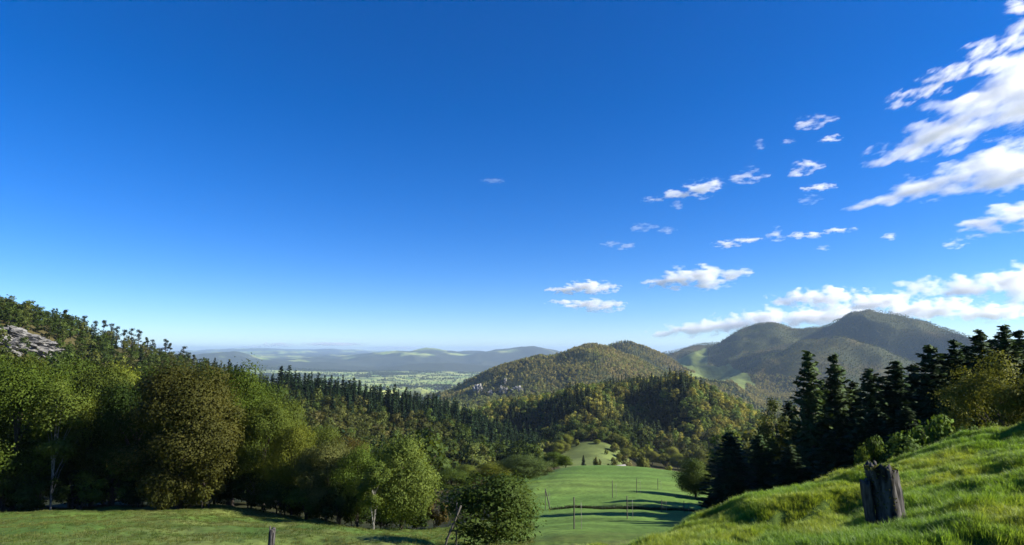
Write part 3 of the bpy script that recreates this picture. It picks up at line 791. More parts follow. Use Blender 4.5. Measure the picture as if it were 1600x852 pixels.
# tall pines standing against the sky on the left ridge
for i, ppx in enumerate([98, 128, 146, 160, 172, 181, 193, 204, 216, 228, 238, 259, 266, 288, 296, 304]):
    dd = 385 + rng.uniform(-8, 6)
    px_, py_, pz_ = place(ppx, dd, 540)
    k = K_MP[i % 3]
    o = link("pine_tree", k.mesh, None, (px_, py_, pz_ - 0.3))
    s = rng.uniform(9.5, 13.5) / k.H
    o.scale = (s * 1.05, s * 1.05, s); o.rotation_euler = (0, 0, rng.uniform(0, 6.28)); o['tint'] = (0.022, 0.034, 0.015)
    tag(o, "slender bare-stemmed pine standing against the sky on the left ridge", "pine tree", "pines along the skyline of the left ridge")

# cliff hill and the mountains
def far_forest(name, label, tmin, tmax, s, box, pxmin, pxmax, colour):
    fx, fy = jitter_grid(*box, s)
    x, y, z, d, t, px = forest(fx, fy, tmin, tmax, pxmin, pxmax)
    hgt = rng.uniform(6, 11, len(x)) * (1.0 if s < 10 else 0.85)
    vis = visible(x, y, z + hgt, 0.0005)
    x, y, z, d, t, px, hgt = [q[vis] for q in (x, y, z, d, t, px, hgt)]
    isc = (fbm(x / 150, y / 150, 231, 3) + .15 * rng.normal(size=len(x))) < 0.40
    au = sstep(0.38, 0.62, fbm(x / 260, y / 260, 241, 3) + .1 * rng.normal(size=len(x)))[:, None]
    T = np.where(isc[:, None], DARKN * 1.5, colour[0] + (colour[1] - colour[0]) * au) * rng.uniform(*((0.8, 1.25) if s < 10 else (.92, 1.1)), (len(x), 1))
    if name == "cliff_hill_forest":
        p_ = py_of(x, y, z)
        ok = ~((px > 736) & (px < 835) & (p_ > 604) & (p_ < 624) & (rng.random(len(x)) < .15))
        x, y, z, hgt, isc, T = [q[ok] for q in (x, y, z, hgt, isc, T)]
    forest_stuff(name, np.ones(len(x), bool), K_FB, K_FC, label, isc, x, y, z, hgt * 0.95, T)
    print(name, len(x))
far_forest("cliff_hill_forest", "autumn forest covering the hill with pale cliffs", 11.2, 14.3, 7.5, (-420, 1900, 1000, 2950), 690, 1500, (np.array([.17, .215, .06]), np.array([.25, .24, .08])))
far_forest("mountain_forest", "hazy forest covering the high mountains", 14.3, 17.3, 11.0, (500, 3600, 900, 4200), 985, 1700, (np.array([.075, .115, .040]), np.array([.115, .125, .048])))

gx, gy = jitter_grid(-3300, 900, 1500, 8200, 26.0)
x, y, z, d, t, px = forest(gx, gy, 12.0, 18.6, -1e9, 900)
ok = ((px < 735) | (d > 4700)) & visible(x, y, z + 15, .0005)
x, y, z, d, t, px = [q[ok] for q in (x, y, z, d, t, px)]
wd_ = 0.7 * fbm(x / 700, y / 330, 101, 3) + 0.3 * fbm(x / 130, y / 130, 103, 2)
ok = (wd_ > .55) | (rng.random(len(x)) < .04) | (np.abs(fbm(x / 240, y / 160, 111, 2) - .5) < .012)
x, y, z, px = [q[ok] for q in (x, y, z, px)]
hgt = rng.uniform(11, 20, len(x)); isc = rng.random(len(x)) < .3
T = np.where(isc[:, None], DARKN * 1.5, np.array([.06, .07, .03])) * rng.uniform(.8, 1.3, (len(x), 1))
forest_stuff("valley_woods", np.ones(len(x), bool), K_FB, K_FC, "small woods and hedges scattered over the distant valley plain", isc, x, y, z, hgt, T)
print("valley", len(x))

# ------------------------------------------------------------------ NEAR TREES
def copy_tree(name, k, loc, sx, sz, rot, tint, label, cat="tree", group=None, sy=None):
    e = link(name, None, None, loc)
    if cat != 'stump' and 'spruce' not in name: tint = tuple(np.array(tint) * (np.array([1.1, 1.12, .8]) if name == 'maple_tree' else np.array([1.05, 1.26, .75]) * (1 + .22 * math.sin(17.3 * loc[0] + 5.1 * loc[1]))))
    elif 'spruce' in name: tint = tuple(np.array(tint) * np.array([1.25, 1.4, 1.1]))
    e.scale = (sx, sy or sx, sz); e.rotation_euler = (0, 0, rot)
    t_ = link("trunk", k.trunk, e)
    c_ = link("crown", k.crown, e); c_['tint'] = tuple(float(q) for q in tint)
    tag(e, label, cat, group)
    return e

def near(name, k, px, d, top, width, tint, label, cat="tree", group=None, sink=0.0):
    x, y, z = place(px, d, 0.5 * (top + 790))
    a, s = az_slope(px, top)
    ztop = s * math.hypot(x, y)
    h = max(1.0, ztop - z + sink)
    wm = width * y / F
    return copy_tree(name, k, (x, y, z - sink), wm / k.W, h / (k.H * 0.97), rng.uniform(0, 6.28), tint, label, cat, group)

B = K_BROAD
G1 = (0.068, 0.096, 0.022); G2 = (0.058, 0.082, 0.022); G3 = (0.070, 0.100, 0.026); OL = (0.080, 0.098, 0.028); BR = (0.105, 0.078, 0.030); YG = (0.13, 0.138, 0.032); GR = (0.085, 0.085, 0.042); DK = (0.028, 0.046, 0.016)
for a_ in [
 ("broadleaf_tree", B[0], 28, 74, 578, 165, G1, "green broadleaf tree at the far left end of the meadow edge"),
 ("birch_tree", K_THINBIRCH, 92, 70, 592, 90, OL, "tall birch with pale stems at the meadow edge left of the brown maple"),
 ("broadleaf_tree", B[1], 150, 78, 582, 130, OL, "olive broadleaf tree behind the pale birch stems"),
 ("broadleaf_tree", B[2], 212, 72, 590, 130, DK, "dark green broadleaf tree left against the brown maple"),
 ("maple_tree", K_MAPLE, 287, 63, 562, 188, (0.058, 0.063, 0.020), "big brown autumn maple reaching down to the meadow"),
 ("broadleaf_tree", B[3], 368, 68, 580, 130, G1, "deep green broadleaf tree right against the brown maple"),
 ("broadleaf_tree", B[0], 415, 64, 632, 105, OL, "olive green broadleaf tree second right of the brown maple"),
 ("broadleaf_tree", B[1], 458, 60, 672, 85, YG, "yellowing small broadleaf tree between green and grey ones"),
 ("broadleaf_tree", B[2], 512, 57, 688, 105, GR, "grey-brown thinning broadleaf tree left of the round green tree"),
 ("broadleaf_tree", B[3], 560, 54, 702, 80, G3, "fresh green small tree touching the round green tree"),
 ("broadleaf_tree", K_ROUND, 628, 49, 693, 112, (0.10, 0.125, 0.042), "round domed bright green tree at the end of the tree line"),
 ("birch_tree", K_BIRCH, 588, 46, 722, 52, (0.075, 0.10, 0.03), "small birch with white stems before the round green tree"),
]:
    near(*a_, sink=0.9 if "maple" in a_[0] else 0.3)
# second row of the wood on the left
BACK = [(-40, 92, 560, 150, G2, "tree crown cut by the left picture edge behind the edge trees"), (12, 96, 566, 130, OL, "olive crown just below the rock ledges at the left picture edge"),
 (62, 92, 565, 120, G1, "green crown behind the tall birch, on its left"), (118, 98, 570, 120, G3, "light green crown rising behind the tall birch, on its right"),
 (170, 95, 578, 115, YG, "yellow topped tree between the tall birch and the brown maple"), (225, 98, 585, 120, G3, "light green crown behind the dark tree left of the maple"),
 (262, 92, 585, 110, G2, "green crown directly behind the brown maple"), (330, 92, 585, 120, G2, "green crown in the gap right behind the brown maple"),
 (392, 95, 600, 115, G2, "green crown behind the deep green tree right of the maple"), (440, 92, 632, 110, OL, "olive crown behind the yellowing small tree"),
 (492, 88, 665, 100, OL, "olive crown behind the grey-brown thinning tree"), (548, 84, 690, 95, BR, "brown crown behind the fresh green small tree"),
 (600, 80, 705, 90, G2, "green crown behind the round domed tree"), (-90, 84, 560, 150, G1, "tree standing outside the left edge of the picture")]
for i, (p_, d_, tp, wd, tn, lb) in enumerate(BACK):
    near("broadleaf_tree", B[i % 4], p_, d_, tp, wd, tn, lb, "tree", "back rows of the left wood", sink=0.3)
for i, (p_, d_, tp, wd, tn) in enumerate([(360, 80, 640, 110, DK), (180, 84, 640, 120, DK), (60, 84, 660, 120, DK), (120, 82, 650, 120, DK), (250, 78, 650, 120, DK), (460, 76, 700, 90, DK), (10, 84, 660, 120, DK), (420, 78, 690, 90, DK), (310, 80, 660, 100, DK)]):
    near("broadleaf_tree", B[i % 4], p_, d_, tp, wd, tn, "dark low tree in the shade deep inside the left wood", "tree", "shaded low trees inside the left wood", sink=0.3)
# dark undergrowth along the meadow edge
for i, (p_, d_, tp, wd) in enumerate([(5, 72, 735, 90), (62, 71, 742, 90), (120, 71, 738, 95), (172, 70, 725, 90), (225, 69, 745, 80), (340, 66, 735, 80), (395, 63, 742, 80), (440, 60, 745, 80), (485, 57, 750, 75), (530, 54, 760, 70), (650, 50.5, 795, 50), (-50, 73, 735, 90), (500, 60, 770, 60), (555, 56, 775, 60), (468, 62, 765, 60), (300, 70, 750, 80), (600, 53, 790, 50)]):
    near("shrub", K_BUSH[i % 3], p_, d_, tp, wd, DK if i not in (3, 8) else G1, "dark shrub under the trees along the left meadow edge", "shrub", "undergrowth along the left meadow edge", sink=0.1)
near("shrub", K_BUSH[1], 322, 61.5, 728, 74, (0.068, 0.064, 0.022), "brown-green shrub at the right foot of the big brown maple", "shrub", sink=0.3)
near("shrub", K_BUSH[2], 258, 61.5, 738, 66, (0.05, 0.05, 0.02), "brown-green shrub at the left foot of the big brown maple", "shrub", sink=0.3)
near("shrub", K_BUSH[0], 682, 51, 778, 42, (0.075, 0.055, 0.028), "brown shrub right of the round green tree", "shrub", sink=0.1)
# young tree close by
x, y, z = place(770, 29, 800)
copy_tree("young_tree", K_NEARTREE, (x, y, z - .35), 1.0 * 152 * y / F / 4.8, (az_slope(770, 738)[1] * 29 - z + .35) / (5.2 * .97), 0.7, (0.042, 0.062, 0.022), "bushy young tree standing alone at the bottom of the picture", "tree")
# trees in the hollow between the wood and the field
for a_ in [
 ("broadleaf_tree", B[0], 705, 112, 735, 70, G2, "dark green tree low in the hollow left of the young tree"),
 ("broadleaf_tree", B[1], 728, 122, 728, 50, (0.085, 0.10, 0.03), "light green rounded tree above the young tree's left side"),
 ("broadleaf_tree", B[2], 775, 118, 722, 60, YG, "yellow green tree rising behind the young tree"),
 ("broadleaf_tree", B[3], 818, 92, 713, 80, SAGE, "grey green willowy tree at the left corner of the field"),
 ("broadleaf_tree", B[0], 843, 104, 728, 40, GR, "grey leafed tree beside the field's left edge"),
 ("broadleaf_tree", B[1], 866, 128, 708, 40, G2, "dark green tree at the top left corner of the field"),
 ("broadleaf_tree", B[2], 884, 122, 712, 24, G2, "small tree with visible stem on the field crest"),
 ("broadleaf_tree", B[0], 750, 135, 735, 60, BR, "reddish brown tree in the hollow above the young tree"),
 ("spruce_tree", K_SPRUCE[0], 912, 300, 712, 9, (0.014, 0.022, 0.012), "small dark young spruce alone on the pale meadow"),
 ("shrub", K_BUSH[1], 934, 190, 715, 16, GR, "small dark bush leftmost behind the field crest", "shrub"),
 ("shrub", K_BUSH[2], 958, 195, 716, 24, GR, "grey bush second from left behind the field crest", "shrub"),
 ("shrub", K_BUSH[0], 978, 192, 715, 22, (0.10, 0.085, 0.06), "pale twiggy bush third from left behind the field crest", "shrub"),
 ("shrub", K_BUSH[1], 1004, 190, 713, 30, (0.11, 0.115, 0.05), "rounded pale green bush rightmost behind the field crest", "shrub"),
 ("shrub", K_BUSH[2], 1046, 175, 728, 22, YG, "small yellowish bush behind the field's right shoulder", "shrub"),
 ("broadleaf_tree", K_ROUND, 1086, 74, 722, 58, (0.060, 0.080, 0.032), "rounded grey green tree at the field's right edge"),
 ("spruce_tree", K_SPRUCE[0], 1142, 52, 680, 105, (0.016, 0.033, 0.016), "squat black spruce at the right end of the field"),
 ("spruce_tree", K_SPRUCE[1], 1188, 58, 684, 84, (0.022, 0.042, 0.018), "short dark spruce behind the squat black one"),
 ("larch_tree", K_THIN, 1216, 62, 612, 70, (0.055, 0.066, 0.032), "thin grey green larch left of the twin tall spruces"),
 ("spruce_tree", K_SPRUCE[2], 1269, 54, 553, 93, (0.035, 0.060, 0.023), "left one of the twin tall spruces"),
 ("spruce_tree", K_SPRUCE[3], 1310, 56, 558, 93, (0.030, 0.051, 0.022), "right one of the twin tall spruces"),
 ("spruce_tree", K_SPRUCE[0], 1366, 54, 582, 100, (0.024, 0.048, 0.019), "dark spruce with lower tip right of the twin spruces"),
 ("spruce_tree", K_SPRUCE[1], 1408, 55, 570, 108, (0.020, 0.039, 0.017), "broad dark spruce between the stump and the sky"),
 ("spruce_tree", K_SPRUCE[2], 1462, 51, 543, 105, (0.020, 0.039, 0.017), "tall black spruce right above the tree stump"),
 ("spruce_tree", K_SPRUCE[3], 1502, 52, 535, 96, (0.022, 0.042, 0.018), "tall dark spruce fourth from the right picture edge"),
 ("spruce_tree", K_SPRUCE[0], 1542, 50, 521, 100, (0.020, 0.039, 0.017), "tall dark spruce third from the right picture edge"),
 ("spruce_tree", K_SPRUCE[1], 1582, 48, 514, 103, (0.022, 0.042, 0.017), "tallest spruce rising highest at the right picture edge"),
 ("broadleaf_tree", K_LOOSE, 1562, 34, 566, 175, (0.085, 0.085, 0.026), "olive green broadleaf tree before the dark spruces on the right"),
 ("broadleaf_tree", K_LOOSE, 1645, 33, 580, 120, (0.08, 0.085, 0.026), "broadleaf tree cut by the right picture edge"),
 ("shrub", K_BUSH[0], 1366, 21, 688, 60, (0.055, 0.085, 0.025), "low green shrub behind the tree stump", "shrub"),
 ("shrub", K_BUSH[1], 1432, 20.5, 686, 110, (0.055, 0.088, 0.03), "wide green shrub right behind the tree stump", "shrub"),
 ("shrub", K_BUSH[2], 1462, 25, 650, 96, (0.060, 0.095, 0.026), "bright topped shrub before the dark spruces", "shrub"),
 ("shrub", K_BUSH[0], 1520, 22, 672, 80, (0.050, 0.075, 0.028), "grey green shrub on the bank crest right of the stump", "shrub"),
 ("shrub", K_BUSH[1], 1560, 24, 665, 60, (0.065, 0.095, 0.026), "small shrub under the olive green broadleaf tree", "shrub"),
]:
    near(*a_, sink=0.15)
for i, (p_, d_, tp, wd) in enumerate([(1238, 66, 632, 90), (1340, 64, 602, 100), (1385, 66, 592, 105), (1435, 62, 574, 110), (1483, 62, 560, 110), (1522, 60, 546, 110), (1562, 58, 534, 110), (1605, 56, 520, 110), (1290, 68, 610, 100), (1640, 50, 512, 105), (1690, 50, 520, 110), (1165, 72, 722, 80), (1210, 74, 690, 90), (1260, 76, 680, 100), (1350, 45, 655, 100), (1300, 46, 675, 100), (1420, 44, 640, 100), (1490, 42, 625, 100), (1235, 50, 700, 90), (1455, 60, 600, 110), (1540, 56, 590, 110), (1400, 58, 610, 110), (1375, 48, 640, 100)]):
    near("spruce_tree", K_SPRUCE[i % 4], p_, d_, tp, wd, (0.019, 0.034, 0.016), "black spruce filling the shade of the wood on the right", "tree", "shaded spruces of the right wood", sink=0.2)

for i, (p_, d_, tp, wd) in enumerate([(872, 395, 692, 22), (858, 400, 690, 24), (985, 415, 698, 22), (1002, 410, 703, 24), (1020, 405, 706, 26), (1040, 400, 709, 24), (1060, 395, 708, 26), (1078, 395, 706, 26), (1096, 395, 704, 26), (1012, 430, 696, 22), (1050, 425, 698, 24), (1085, 420, 694, 26), (884, 420, 679, 24), (897, 428, 673, 26), (912, 426, 671, 24), (926, 430, 668, 26), (942, 432, 668, 24), (957, 428, 674, 26), (969, 424, 681, 24), (980, 418, 688, 24), (876, 408, 688, 20), (991, 408, 700, 20), (883, 398, 692, 18), (901, 412, 687, 12), (934, 412, 687, 12), (962, 402, 693, 18), (976, 392, 700, 20), (948, 385, 703, 7), (968, 365, 709, 12)]):
    near("broadleaf_tree", K_BUSH[i % 3] if i % 2 else B[i % 4], p_, d_, tp, wd, (YG, (0.15, 0.145, 0.05), (0.12, 0.125, 0.04))[i % 3], "yellowing rounded tree along the foot of the middle hill", "tree", "yellowing trees along the foot of the middle hill", sink=0.3)

# ------------------------------------------------------------------ ROCKS
import bmesh
def rock(name, px, py, wpx, hpx, depth, label, seed, group=None, d=None, tilt=0.0, mt=None):
    if d is None: x, y, z, d = hit(px, py)
    else: x, y, z = place(px, d, py)
    a, s = az_slope(px, py)
    cen = (x, y, s * math.hypot(x, y))
    bm = bmesh.new(); bmesh.ops.create_icosphere(bm, subdivisions=5, radius=1.0)
    vv = np.array([v.co for v in bm.verts])
    wx = wpx * d / F * 0.5; wz = hpx * d / F * 0.5
    n1 = fbm(vv[:, 0] * 2.2 + seed, vv[:, 2] * 2.2 + vv[:, 1], seed, 3); n2 = np.abs(fbm(vv[:, 0] * 5 + seed, vv[:, 2] * 3 - vv[:, 1] * 2, seed + 9, 3) - .5)
    n3 = fbm(vv[:, 0] * 9 + seed, vv[:, 2] * 14 + vv[:, 1] * 4, seed + 5, 2)
    r_ = 0.50 + 0.9 * n1 - 1.3 * n2 + 0.16 * np.floor(n3 * 6) / 3
    vv = np.sign(vv) * np.abs(vv) ** 0.8 * r_[:, None] * np.array([wx, depth, wz])
    vv[:, 2] += -tilt * vv[:, 0]
    for v, c in zip(bm.verts, vv): v.co = c
    me = bpy.data.meshes.new(name); bm.to_mesh(me); bm.free(); me.materials.append(mt or M_ROCK)
    o = link(name, me, None, cen); o.rotation_euler = (0, 0, -float(a))
    tag(o, label, "rock", group)
rock("rock_outcrop", 30, 534, 84, 27, 8, "pale rock ledge on the upper left slope", 3, tilt=0.35)
rock("rock_outcrop", 62, 545, 46, 22, 7, "smaller pale rock below the end of the big ledge", 5, tilt=0.3)
rock("rock_outcrop", 8, 541, 40, 20, 7, "pale rock under the ledge at the left picture edge", 8, tilt=0.2)
for i, (p_, q_, wd, ht) in enumerate([(747, 612, 13, 19), (766, 617, 8, 12), (786, 614, 11, 18), (808, 611, 16, 14), (789, 597, 5, 12)]):
    rock("rock_cliff", p_, q_, wd, ht, 14, "white limestone cliff face low on the wooded cliff hill", 20 + i, "cliff faces of the cliff hill", mt=M_CLIFF)

# ------------------------------------------------------------------ GRASS
def tuft(seed, blades, h, spread, w):
    r = np.random.default_rng(seed)
    V = []; Q = []; var = []
    for i in range(blades):
        a = r.uniform(0, 6.28); ro = spread * r.random() ** .5
        b = np.array([math.cos(a) * ro, math.sin(a) * ro, -0.02])
        la = a + r.normal(0, .7); le = r.uniform(0.2, 0.95); hh = h * r.uniform(.55, 1.15)
        dr = np.array([math.cos(la), math.sin(la), 0]); sd = np.array([-dr[1], dr[0], 0])
        p = [b, b + dr * hh * le * .25 + np.array([0, 0, hh * .55]), b + dr * hh * le * .8 + np.array([0, 0, hh * (1 - .35 * le)])]
        k = len(V)
        ww = w * r.uniform(.7, 1.3)
        V += [p[0] - sd * ww, p[0] + sd * ww, p[1] + sd * ww * .8, p[1] - sd * ww * .8, p[2] + sd * ww * .12, p[2] - sd * ww * .12]
        Q += [[k, k + 1, k + 2, k + 3], [k + 3, k + 2, k + 4, k + 5]]
        var += [r.random()] * 6
    return make_mesh("tuft%d" % seed, np.array(V), [np.array(Q)], [M_BLADE], None, var)
T_NEAR = [tuft(i, 28, 0.13, 0.08, 0.0026) for i in range(4)]
T_FAR = [tuft(10 + i, 22, 0.16, 0.16, 0.006) for i in range(3)]
def grass(name, x, y, kinds, smin, smax, label, tints):
    z = ground(x, y); n = len(x)
    m = fbm(x * 0.9, y * 0.9, 301, 3)[:, None]; m2 = fbm(x * .25, y * .25, 305, 2)[:, None]
    T = tints[0] + (tints[1] - tints[0]) * sstep(.35, .65, m) + (tints[2] - tints[0]) * sstep(.5, .75, m2)
    T = T * rng.uniform(.8, 1.2, (n, 1))
    s = rng.uniform(smin, smax, n)
    scatter(name, np.stack([x, y, z], 1), kinds, rng.integers(0, len(kinds), n), np.stack([rng.normal(0, .18, n), rng.normal(0, .18, n), rng.uniform(0, 6.28, n)], 1), np.stack([s, s, s * rng.uniform(.75, 1.25, n)], 1), T, label)
# bank in the foreground
n = 200000
r_ = np.sqrt(rng.uniform(2.5 ** 2, 19.0 ** 2, n)); a_ = rng.uniform(math.radians(-5), math.radians(75), n)
x = r_ * np.sin(a_); y = r_ * np.cos(a_)
GT = (np.array([.14, .28, .038]), np.array([.22, .32, .05]), np.array([.085, .21, .044]))
grass("bank_grass", x, y, T_NEAR, .38, .85, "long sunlit grass on the bank in front", GT)
n = 42000
r_ = np.sqrt(rng.uniform(15.0 ** 2, 62.0 ** 2, n)); a_ = rng.uniform(math.radians(-45), math.radians(2), n)
x = r_ * np.sin(a_); y = r_ * np.cos(a_)
t = lay_t(np.arctan2(x, y), np.log(np.hypot(x, y)))
ok = (t < 3.98) & (fbm(x * .4, y * .4, 311, 2) + .2 * rng.normal(size=n) > .42)
grass("meadow_grass", x[ok], y[ok], T_FAR, .35, .9, "short grazed grass of the left meadow", (np.array([.10, .16, .03]), np.array([.145, .175, .042]), np.array([.07, .13, .024])))
# strip of darker grass tufts across the field
q = np.linspace(0, 1, 900); 
p0 = hit(862, 797, 30); p1 = hit(1106, 803, 30)
x = p0[0] + (p1[0] - p0[0]) * q + rng.normal(0, .12, 900); y = p0[1] + (p1[1] - p0[1]) * q + rng.normal(0, .22, 900) + 0.8 * np.sin(q * 9)
grass("dark_grass_strip", x, y, T_FAR, .8, 1.8, "dark strip of grass tufts crossing the green field", (np.array([.022, .035, .012]),) * 3)

# ------------------------------------------------------------------ POSTS AND STUMP
def post_mesh(name, h, r0, sides=8, jag=0.0, seed=0, lean=0.0, m=M_POST):
    r = np.random.default_rng(seed)
    pts = [[0, 0, -0.3], [lean * h * .3, 0, h * .3], [lean * h * .7, 0.01, h * .7], [lean * h, 0, h]]
    v, f = tube(pts, [r0 * 1.05, r0, r0 * .97, r0 * .9], sides)
    v[-sides:, 2] += r.uniform(-1, 1, sides) * jag
    k = len(v); v = np.concatenate([v, [[lean * h, 0, h + 0.0 - jag * .3]]])
    i = np.arange(sides); tri = np.stack([k - sides + i, k - sides + (i + 1) % sides, np.full(sides, k)], 1)
    return make_mesh(name, v, [f, tri], [m])
posts = [(897, 827, 777, "tall dark post nearest in the green field"), (980, 811, 775, "tall dark post standing on the dark grass strip"),
         (957, 778, 751, "post in the upper field left of centre"), (995, 771, 748, "post high in the field near its middle"),
         (1034, 800, 781, "short post right of the grass strip post"), (1069, 801, 783, "short post beside the field's right edge trees"),
         (1028, 765, 748, "faint thin post highest on the right of the field"), (852, 797, 766, "upright post by the leaning one at the field's left edge")]
for i, (p_, b_, t_, lab) in enumerate(posts):
    x, y, z, d = hit(p_, b_, 25)
    h = (az_slope(p_, t_)[1] - az_slope(p_, b_)[1]) * d
    e = link("field_post", None, None, (x, y, z)); tag(e, lab, "post", "posts standing in the green field")
    link("pole", post_mesh("pole", h, 0.036 if i < 3 else 0.034, seed=i, lean=0.01), e)
    s_ = link("stake", post_mesh("stake", h * .82, 0.014, 6, seed=i + 20), e); s_.location = (0.42, 0.1, 0)
    s_.data.materials[0] = M_BIRCH
    c_ = tube([[0, 0, h * .72], [.42, .1, h * .72]], [.012, .012], 5)
    link("tie", make_mesh("tie", c_[0], [c_[1]], [M_POST]), e)
x, y, z, d = hit(860, 797, 30)
o = link("leaning_post", post_mesh("leaning_post", 1.9, .05, seed=31, lean=-0.25), None, (x, y, z)); tag(o, "slanting brace post at the field's left edge", "post")
x, y, z = place(690, 27, 850)
o = link("leaning_stake", post_mesh("leaning_stake", 1.9, .045, seed=33, lean=0.42), None, (x, y, z)); tag(o, "dark stake slanting against the young tree's left side", "stake")
x, y, z = place(713, 28, 850)
o = link("upright_stake", post_mesh("upright_stake", 1.9, .035, seed=34, lean=0.0), None, (x, y, z)); tag(o, "thin upright stake under the young tree", "stake")
# broken post in the meadow
x, y, z = place(421, 17, 850)
h = az_slope(421, 822)[1] * 17 - z
e = link("broken_post", None, None, (x, y, z)); tag(e, "weathered fence post with splintered top on the left meadow", "post")
link("shaft", post_mesh("shaft", h * .93, .085, 12, .05, 41, .05, M_WOOD), e)
for i in range(3):
    s_ = link("splinter", post_mesh("splinter", h * (1.0 - .06 * i), .022, 5, .03, 44 + i, .05, M_WOOD), e); s_.location = (-.05 + .05 * i, -.05, 0)

# tree stump on the bank
def stump():
    x, y, z, d = hit(1393, 820)
    h = (az_slope(1385, 731)[1] - az_slope(1393, 820)[1]) * d
    wm = 43 * y / F
    S, Rn = 40, 26
    th = np.linspace(0, 2 * math.pi, S, endpoint=False)
    lv = np.linspace(-0.08, 1, Rn)
    TH, T = np.meshgrid(th, lv)
    lob = 1 + .13 * np.sin(3 * TH + .7) + .07 * np.sin(5 * TH + 2) + .22 * (fbm(np.cos(TH) * 2.2 + 5, np.sin(TH) * 2.2 + T * 1.0, 401, 3) - .5) + 0.30 * (fbm(np.cos(TH) * 5 + 9, np.sin(TH) * 5 + T * 2.0, 405, 3) - .5) - .10 * (np.cos(TH - .3) > .1) * sstep(.55, .75, T)
    rad = wm * .5 * lob * (0.80 + .22 * T + .16 * np.exp(-((T) / .12) ** 2))
    jag = (fbm(np.cos(th) * 2.5 + 1, np.sin(th) * 2.5, 411, 3) - .5) * .16 + np.where(np.cos(th - .2) > .2, -.09, .03)
    zz = T * h + (T > .97) * (jag + .16 * (rng.random(S) - .5))[None, :] * h
    X = rad * np.cos(TH) - .14 * T * h * 1.0 + .02; Y = rad * .8 * np.sin(TH)
    v = np.stack([X, Y, zz], -1).reshape(-1, 3)
    i = np.arange(Rn - 1)[:, None] * S + np.arange(S)[None]; j = np.arange(Rn - 1)[:, None] * S + (np.arange(S)[None] + 1) % S
    f = np.stack([i, j, j + S, i + S], -1).reshape(-1, 4)
    # sunken top
    k = len(v); top = v[-S:]
    inner = top * np.array([.55, .55, 1]) + np.array([-.14 * h * .45, 0, -.10 * h]); v = np.concatenate([v, inner, [inner.mean(0) + np.array([0, 0, -.05])]])
    a = np.arange(S); f2 = np.stack([k - S + a, k - S + (a + 1) % S, k + (a + 1) % S, k + a], -1)
    f3 = np.stack([k + a, k + (a + 1) % S, np.full(S, k + S)], -1)
    e = link("tree_stump", None, None, (x, y, z)); tag(e, "rotten grey tree stump leaning in the grass of the bank", "stump")
    link("body", make_mesh("stump_body", v, [np.concatenate([f, f2]), f3], [M_WOOD], smooth=False), e)
    # slab of bark standing off on the left
    sx = np.linspace(-1, 1, 9); sz = np.linspace(0, 1, 12)
    SX, SZ = np.meshgrid(sx, sz)
    def slab(off, ww, hh, th_, seed):
        o_ = []
        for sgn in (-1, 1):
            bx = off[0] + SX * ww * (1 - .25 * SZ) - .10 * SZ * hh; by = off[1] + .05 * SX ** 2 + sgn * th_ * (.6 + .8 * fbm(SX * 2 + seed, SZ * 4 + sgn, seed, 2))
            bz = SZ * hh * (0.9 + .25 * (fbm(SX * 3 + seed, SX * 0, seed + 3, 2) - .5) * SZ)
            o_.append(np.stack([bx, by, bz], -1).reshape(-1, 3))
        vv = np.concatenate(o_); nr, nc = SX.shape; m_ = nr * nc
        g = np.arange(m_).reshape(nr, nc)
        ff = np.stack([g[:-1, :-1], g[:-1, 1:], g[1:, 1:], g[1:, :-1]], -1).reshape(-1, 4)
        fb = ff[:, ::-1] + m_
        rim = np.concatenate([g[0, :], g[1:, -1], g[-1, -2::-1], g[-2:0:-1, 0]]); r2 = np.roll(rim, -1)
        fr = np.stack([rim, rim + m_, r2 + m_, r2], -1)
        return vv, np.concatenate([ff, fb, fr])
    a = slab((-wm * .52, .06), wm * .13, h * .78, .05, 3)
    link("bark_slab", make_mesh("bark_slab", a[0], [a[1]], [M_BARK]), e)
    # moss cushion on the rim
    r = np.random.default_rng(9); n = 900
    vt = v[rng.integers(S * 9, S * Rn, n)]
    side_ = vt + r.normal(0, .012, (n, 3)); top_ = np.stack([r.normal(-.16 * h, wm * .2, n), r.normal(-.02, wm * .15, n), h * (.98 + .03 * r.random(n))], 1)
    p = np.where((r.random((n, 1)) < .5) | (vt[:, :1] > .0), top_, side_)
    q, ff = cards(p, unit(r.normal(size=(n, 3)) + np.array([0, 0, 1.2])), rdir(r, n), .035, .02)
    mo = link("moss", make_mesh("moss", q, [ff], [M_LEAF], None, np.repeat(r.random(n), 4)), e); mo['tint'] = (.07, .085, .025)
stump()

